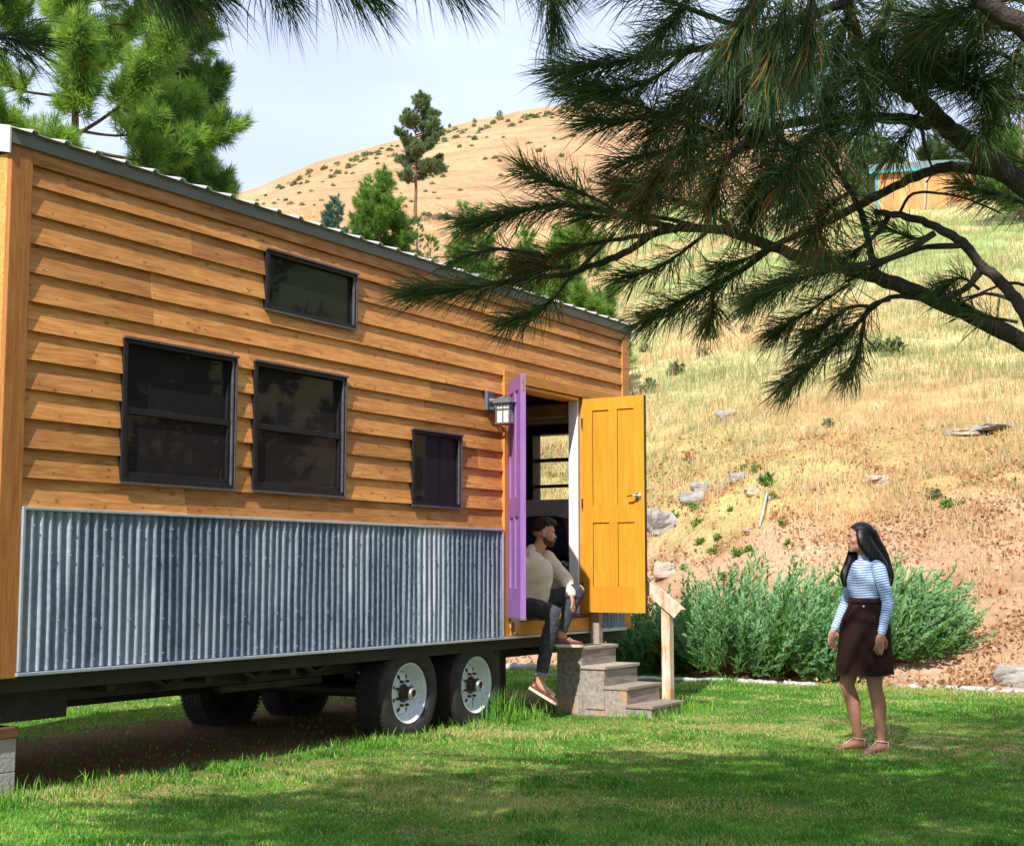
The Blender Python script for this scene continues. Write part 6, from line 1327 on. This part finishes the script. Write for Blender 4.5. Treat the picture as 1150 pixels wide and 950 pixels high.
# long hair: cap, fall behind the near shoulder and a lock down the chest
hb = MB(); hb.ell(Pw(0, -.020, .040), tuple(q*sw_ for q in (.084, .102, .086)), 22, 14, Bw)
chain(hb, [Pw(0, -.05, .04), Pw(.0, -.085, -.06), (.02, .085, 1.36), (.055, .105, 1.24), (.06, .115, 1.165)], [(.07, .085), (.055, .098), (.045, .105), (.035, .095), (.02, .06)], 18)
chain(hb, [Pw(.050, -.02, .05), Pw(.078, -.02, -.03), (.105, .045, 1.345), (.125, .085, 1.25), (.12, .10, 1.18)], [(.035, .06), (.032, .066), (.034, .06), (.028, .05), (.012, .03)], 14)
chain(hb, [Pw(-.068, .005, .03), Pw(-.078, .01, -.06), (-.085, -.075, 1.335), (-.075, -.125, 1.255), (-.055, -.14, 1.175)], [(.025, .045), (.026, .045), (.032, .042), (.034, .036), (.015, .016)], 14)
def hk(c):
    q = Bw.transposed() @ (c-Vector(hcw)); q = q/sw_; front = q.y > .030+max(0, q.z-.02)*.62 and q.z < .105 and q.z > -.12 and abs(q.x) < .067+0*q.z; return not front
def hw(p):
    a = math.atan2(p[0], p[1]-.05); f = float(smooth(1.52, 1.40, p[2])); return f*(.0016*math.sin(a*34+p[2]*6)+.003*mnoise.noise(Vector((p[0]*30, p[1]*30, p[2]*4))))
remeshed(hb, 'hair', 'hairblack', wom, .005, 3, disp=hw, keep=hk)
# sandals
for an, Bf in ((wAR, f1), (wAL, f2)):
    a = Vector(an); Q = lambda x, y, z: tuple(a+Bf @ Vector((x, y, z))); m = MB()
    pts = [(.026, -.065), (.034, -.02), (.036, .05), (.045, .11), (.042, .16), (.02, .195), (-.02, .185), (-.044, .15), (-.045, .10), (-.034, .04), (-.032, -.02), (-.024, -.065)]
    m.rings([[Q(x, y, -.084) for x, y in pts], [Q(x, y, -.073) for x, y in pts]]); so = m.build('sandal', M['strap'], wom)
    m = MB(); m.tube([Q(.018, .155, -.06), Q(.012, .12, -.040), Q(.004, .07, -.010), Q(0, .045, .002)], .0055, 7); m.tube([Q(.0+.034*math.cos(t_), -.002+.044*math.sin(t_), .0+.006*math.sin(t_)) for t_ in [2*math.pi*k/20 for k in range(21)]], .005, 6); m.tube([Q(.034, -.03, -.07), Q(.036, -.03, -.02), Q(.028, -.04, .0)], .0045, 6); m.tube([Q(-.034, -.03, -.07), Q(-.036, -.03, -.02), Q(-.028, -.04, .0)], .0045, 6); m.build('strap', M['strap'], so, smooth=True)
# ------------------------------------------------------------------ camera, sun, sky
cam = bpy.data.cameras.new('camera'); co = bpy.data.objects.new('camera', cam); COL.objects.link(co)
cam.sensor_width = 36; cam.lens = 36*FPX/1150; cam.clip_start = .05; cam.clip_end = 4000
co.location = (0, 0, EYE); co.rotation_euler = (math.pi/2+PITCH, 0, 0); scn.camera = co
EL, AZ = R(42), R(12)
hd = U*math.cos(AZ) - N*math.sin(AZ)            # horizontal travel of the light
d = Vector((hd[0]*math.cos(EL), hd[1]*math.cos(EL), -math.sin(EL)))
sl = bpy.data.lights.new('sun', 'SUN'); sl.energy = 5.0; sl.angle = R(.55); sl.color = (1, .95, .88)
so = bpy.data.objects.new('sun', sl); COL.objects.link(so); so.rotation_euler = d.to_track_quat('-Z', 'Y').to_euler(); so.location = (-10, -20, 30)
w = bpy.data.worlds.new('World'); scn.world = w; w.use_nodes = True; nt = w.node_tree; nt.nodes.clear()
out = nt.nodes.new('ShaderNodeOutputWorld'); bg = nt.nodes.new('ShaderNodeBackground'); L(nt, bg.outputs[0], out.inputs[0])
sky = nt.nodes.new('ShaderNodeTexSky'); sky.sky_type = 'NISHITA'; sky.sun_disc = False; sky.sun_elevation = EL
sky.sun_rotation = math.atan2(-hd[0], -hd[1]); sky.altitude = 400; sky.dust_density = 1.5; sky.air_density = 1.0
tc = nt.nodes.new('ShaderNodeTexCoord'); mp = nt.nodes.new('ShaderNodeMapping'); mp.inputs['Scale'].default_value = (1, 1, 2.6); L(nt, tc.outputs['Generated'], mp.inputs[0])
nz = nt.nodes.new('ShaderNodeTexNoise'); nz.inputs['Scale'].default_value = 2.6; nz.inputs['Detail'].default_value = 7; nz.inputs['Roughness'].default_value = .5; nz.inputs['Distortion'].default_value = .4; L(nt, mp.outputs[0], nz.inputs['Vector'])
rp = nt.nodes.new('ShaderNodeValToRGB'); rp.color_ramp.elements[0].position = .3; rp.color_ramp.elements[0].color = (.6, .6, .6, 1); rp.color_ramp.elements[1].position = .68; rp.color_ramp.elements[1].color = (.97, .97, .97, 1); L(nt, nz.outputs[0], rp.inputs[0])
mx = nt.nodes.new('ShaderNodeMix'); mx.data_type = 'RGBA'; L(nt, rp.outputs[0], mx.inputs[0]); L(nt, sky.outputs[0], mx.inputs[6]); mx.inputs[7].default_value = (7.2, 8.2, 10.6, 1)
L(nt, mx.outputs[2], bg.inputs[0]); bg.inputs[1].default_value = .095
scn.view_settings.view_transform = 'Standard'; scn.view_settings.look = 'None'; scn.view_settings.exposure = .5; scn.view_settings.gamma = 1
scn.render.engine = 'CYCLES'; scn.cycles.max_bounces = 8; scn.cycles.transparent_max_bounces = 12; scn.cycles.use_denoising = True
scn.cycles.sample_clamp_indirect = 6
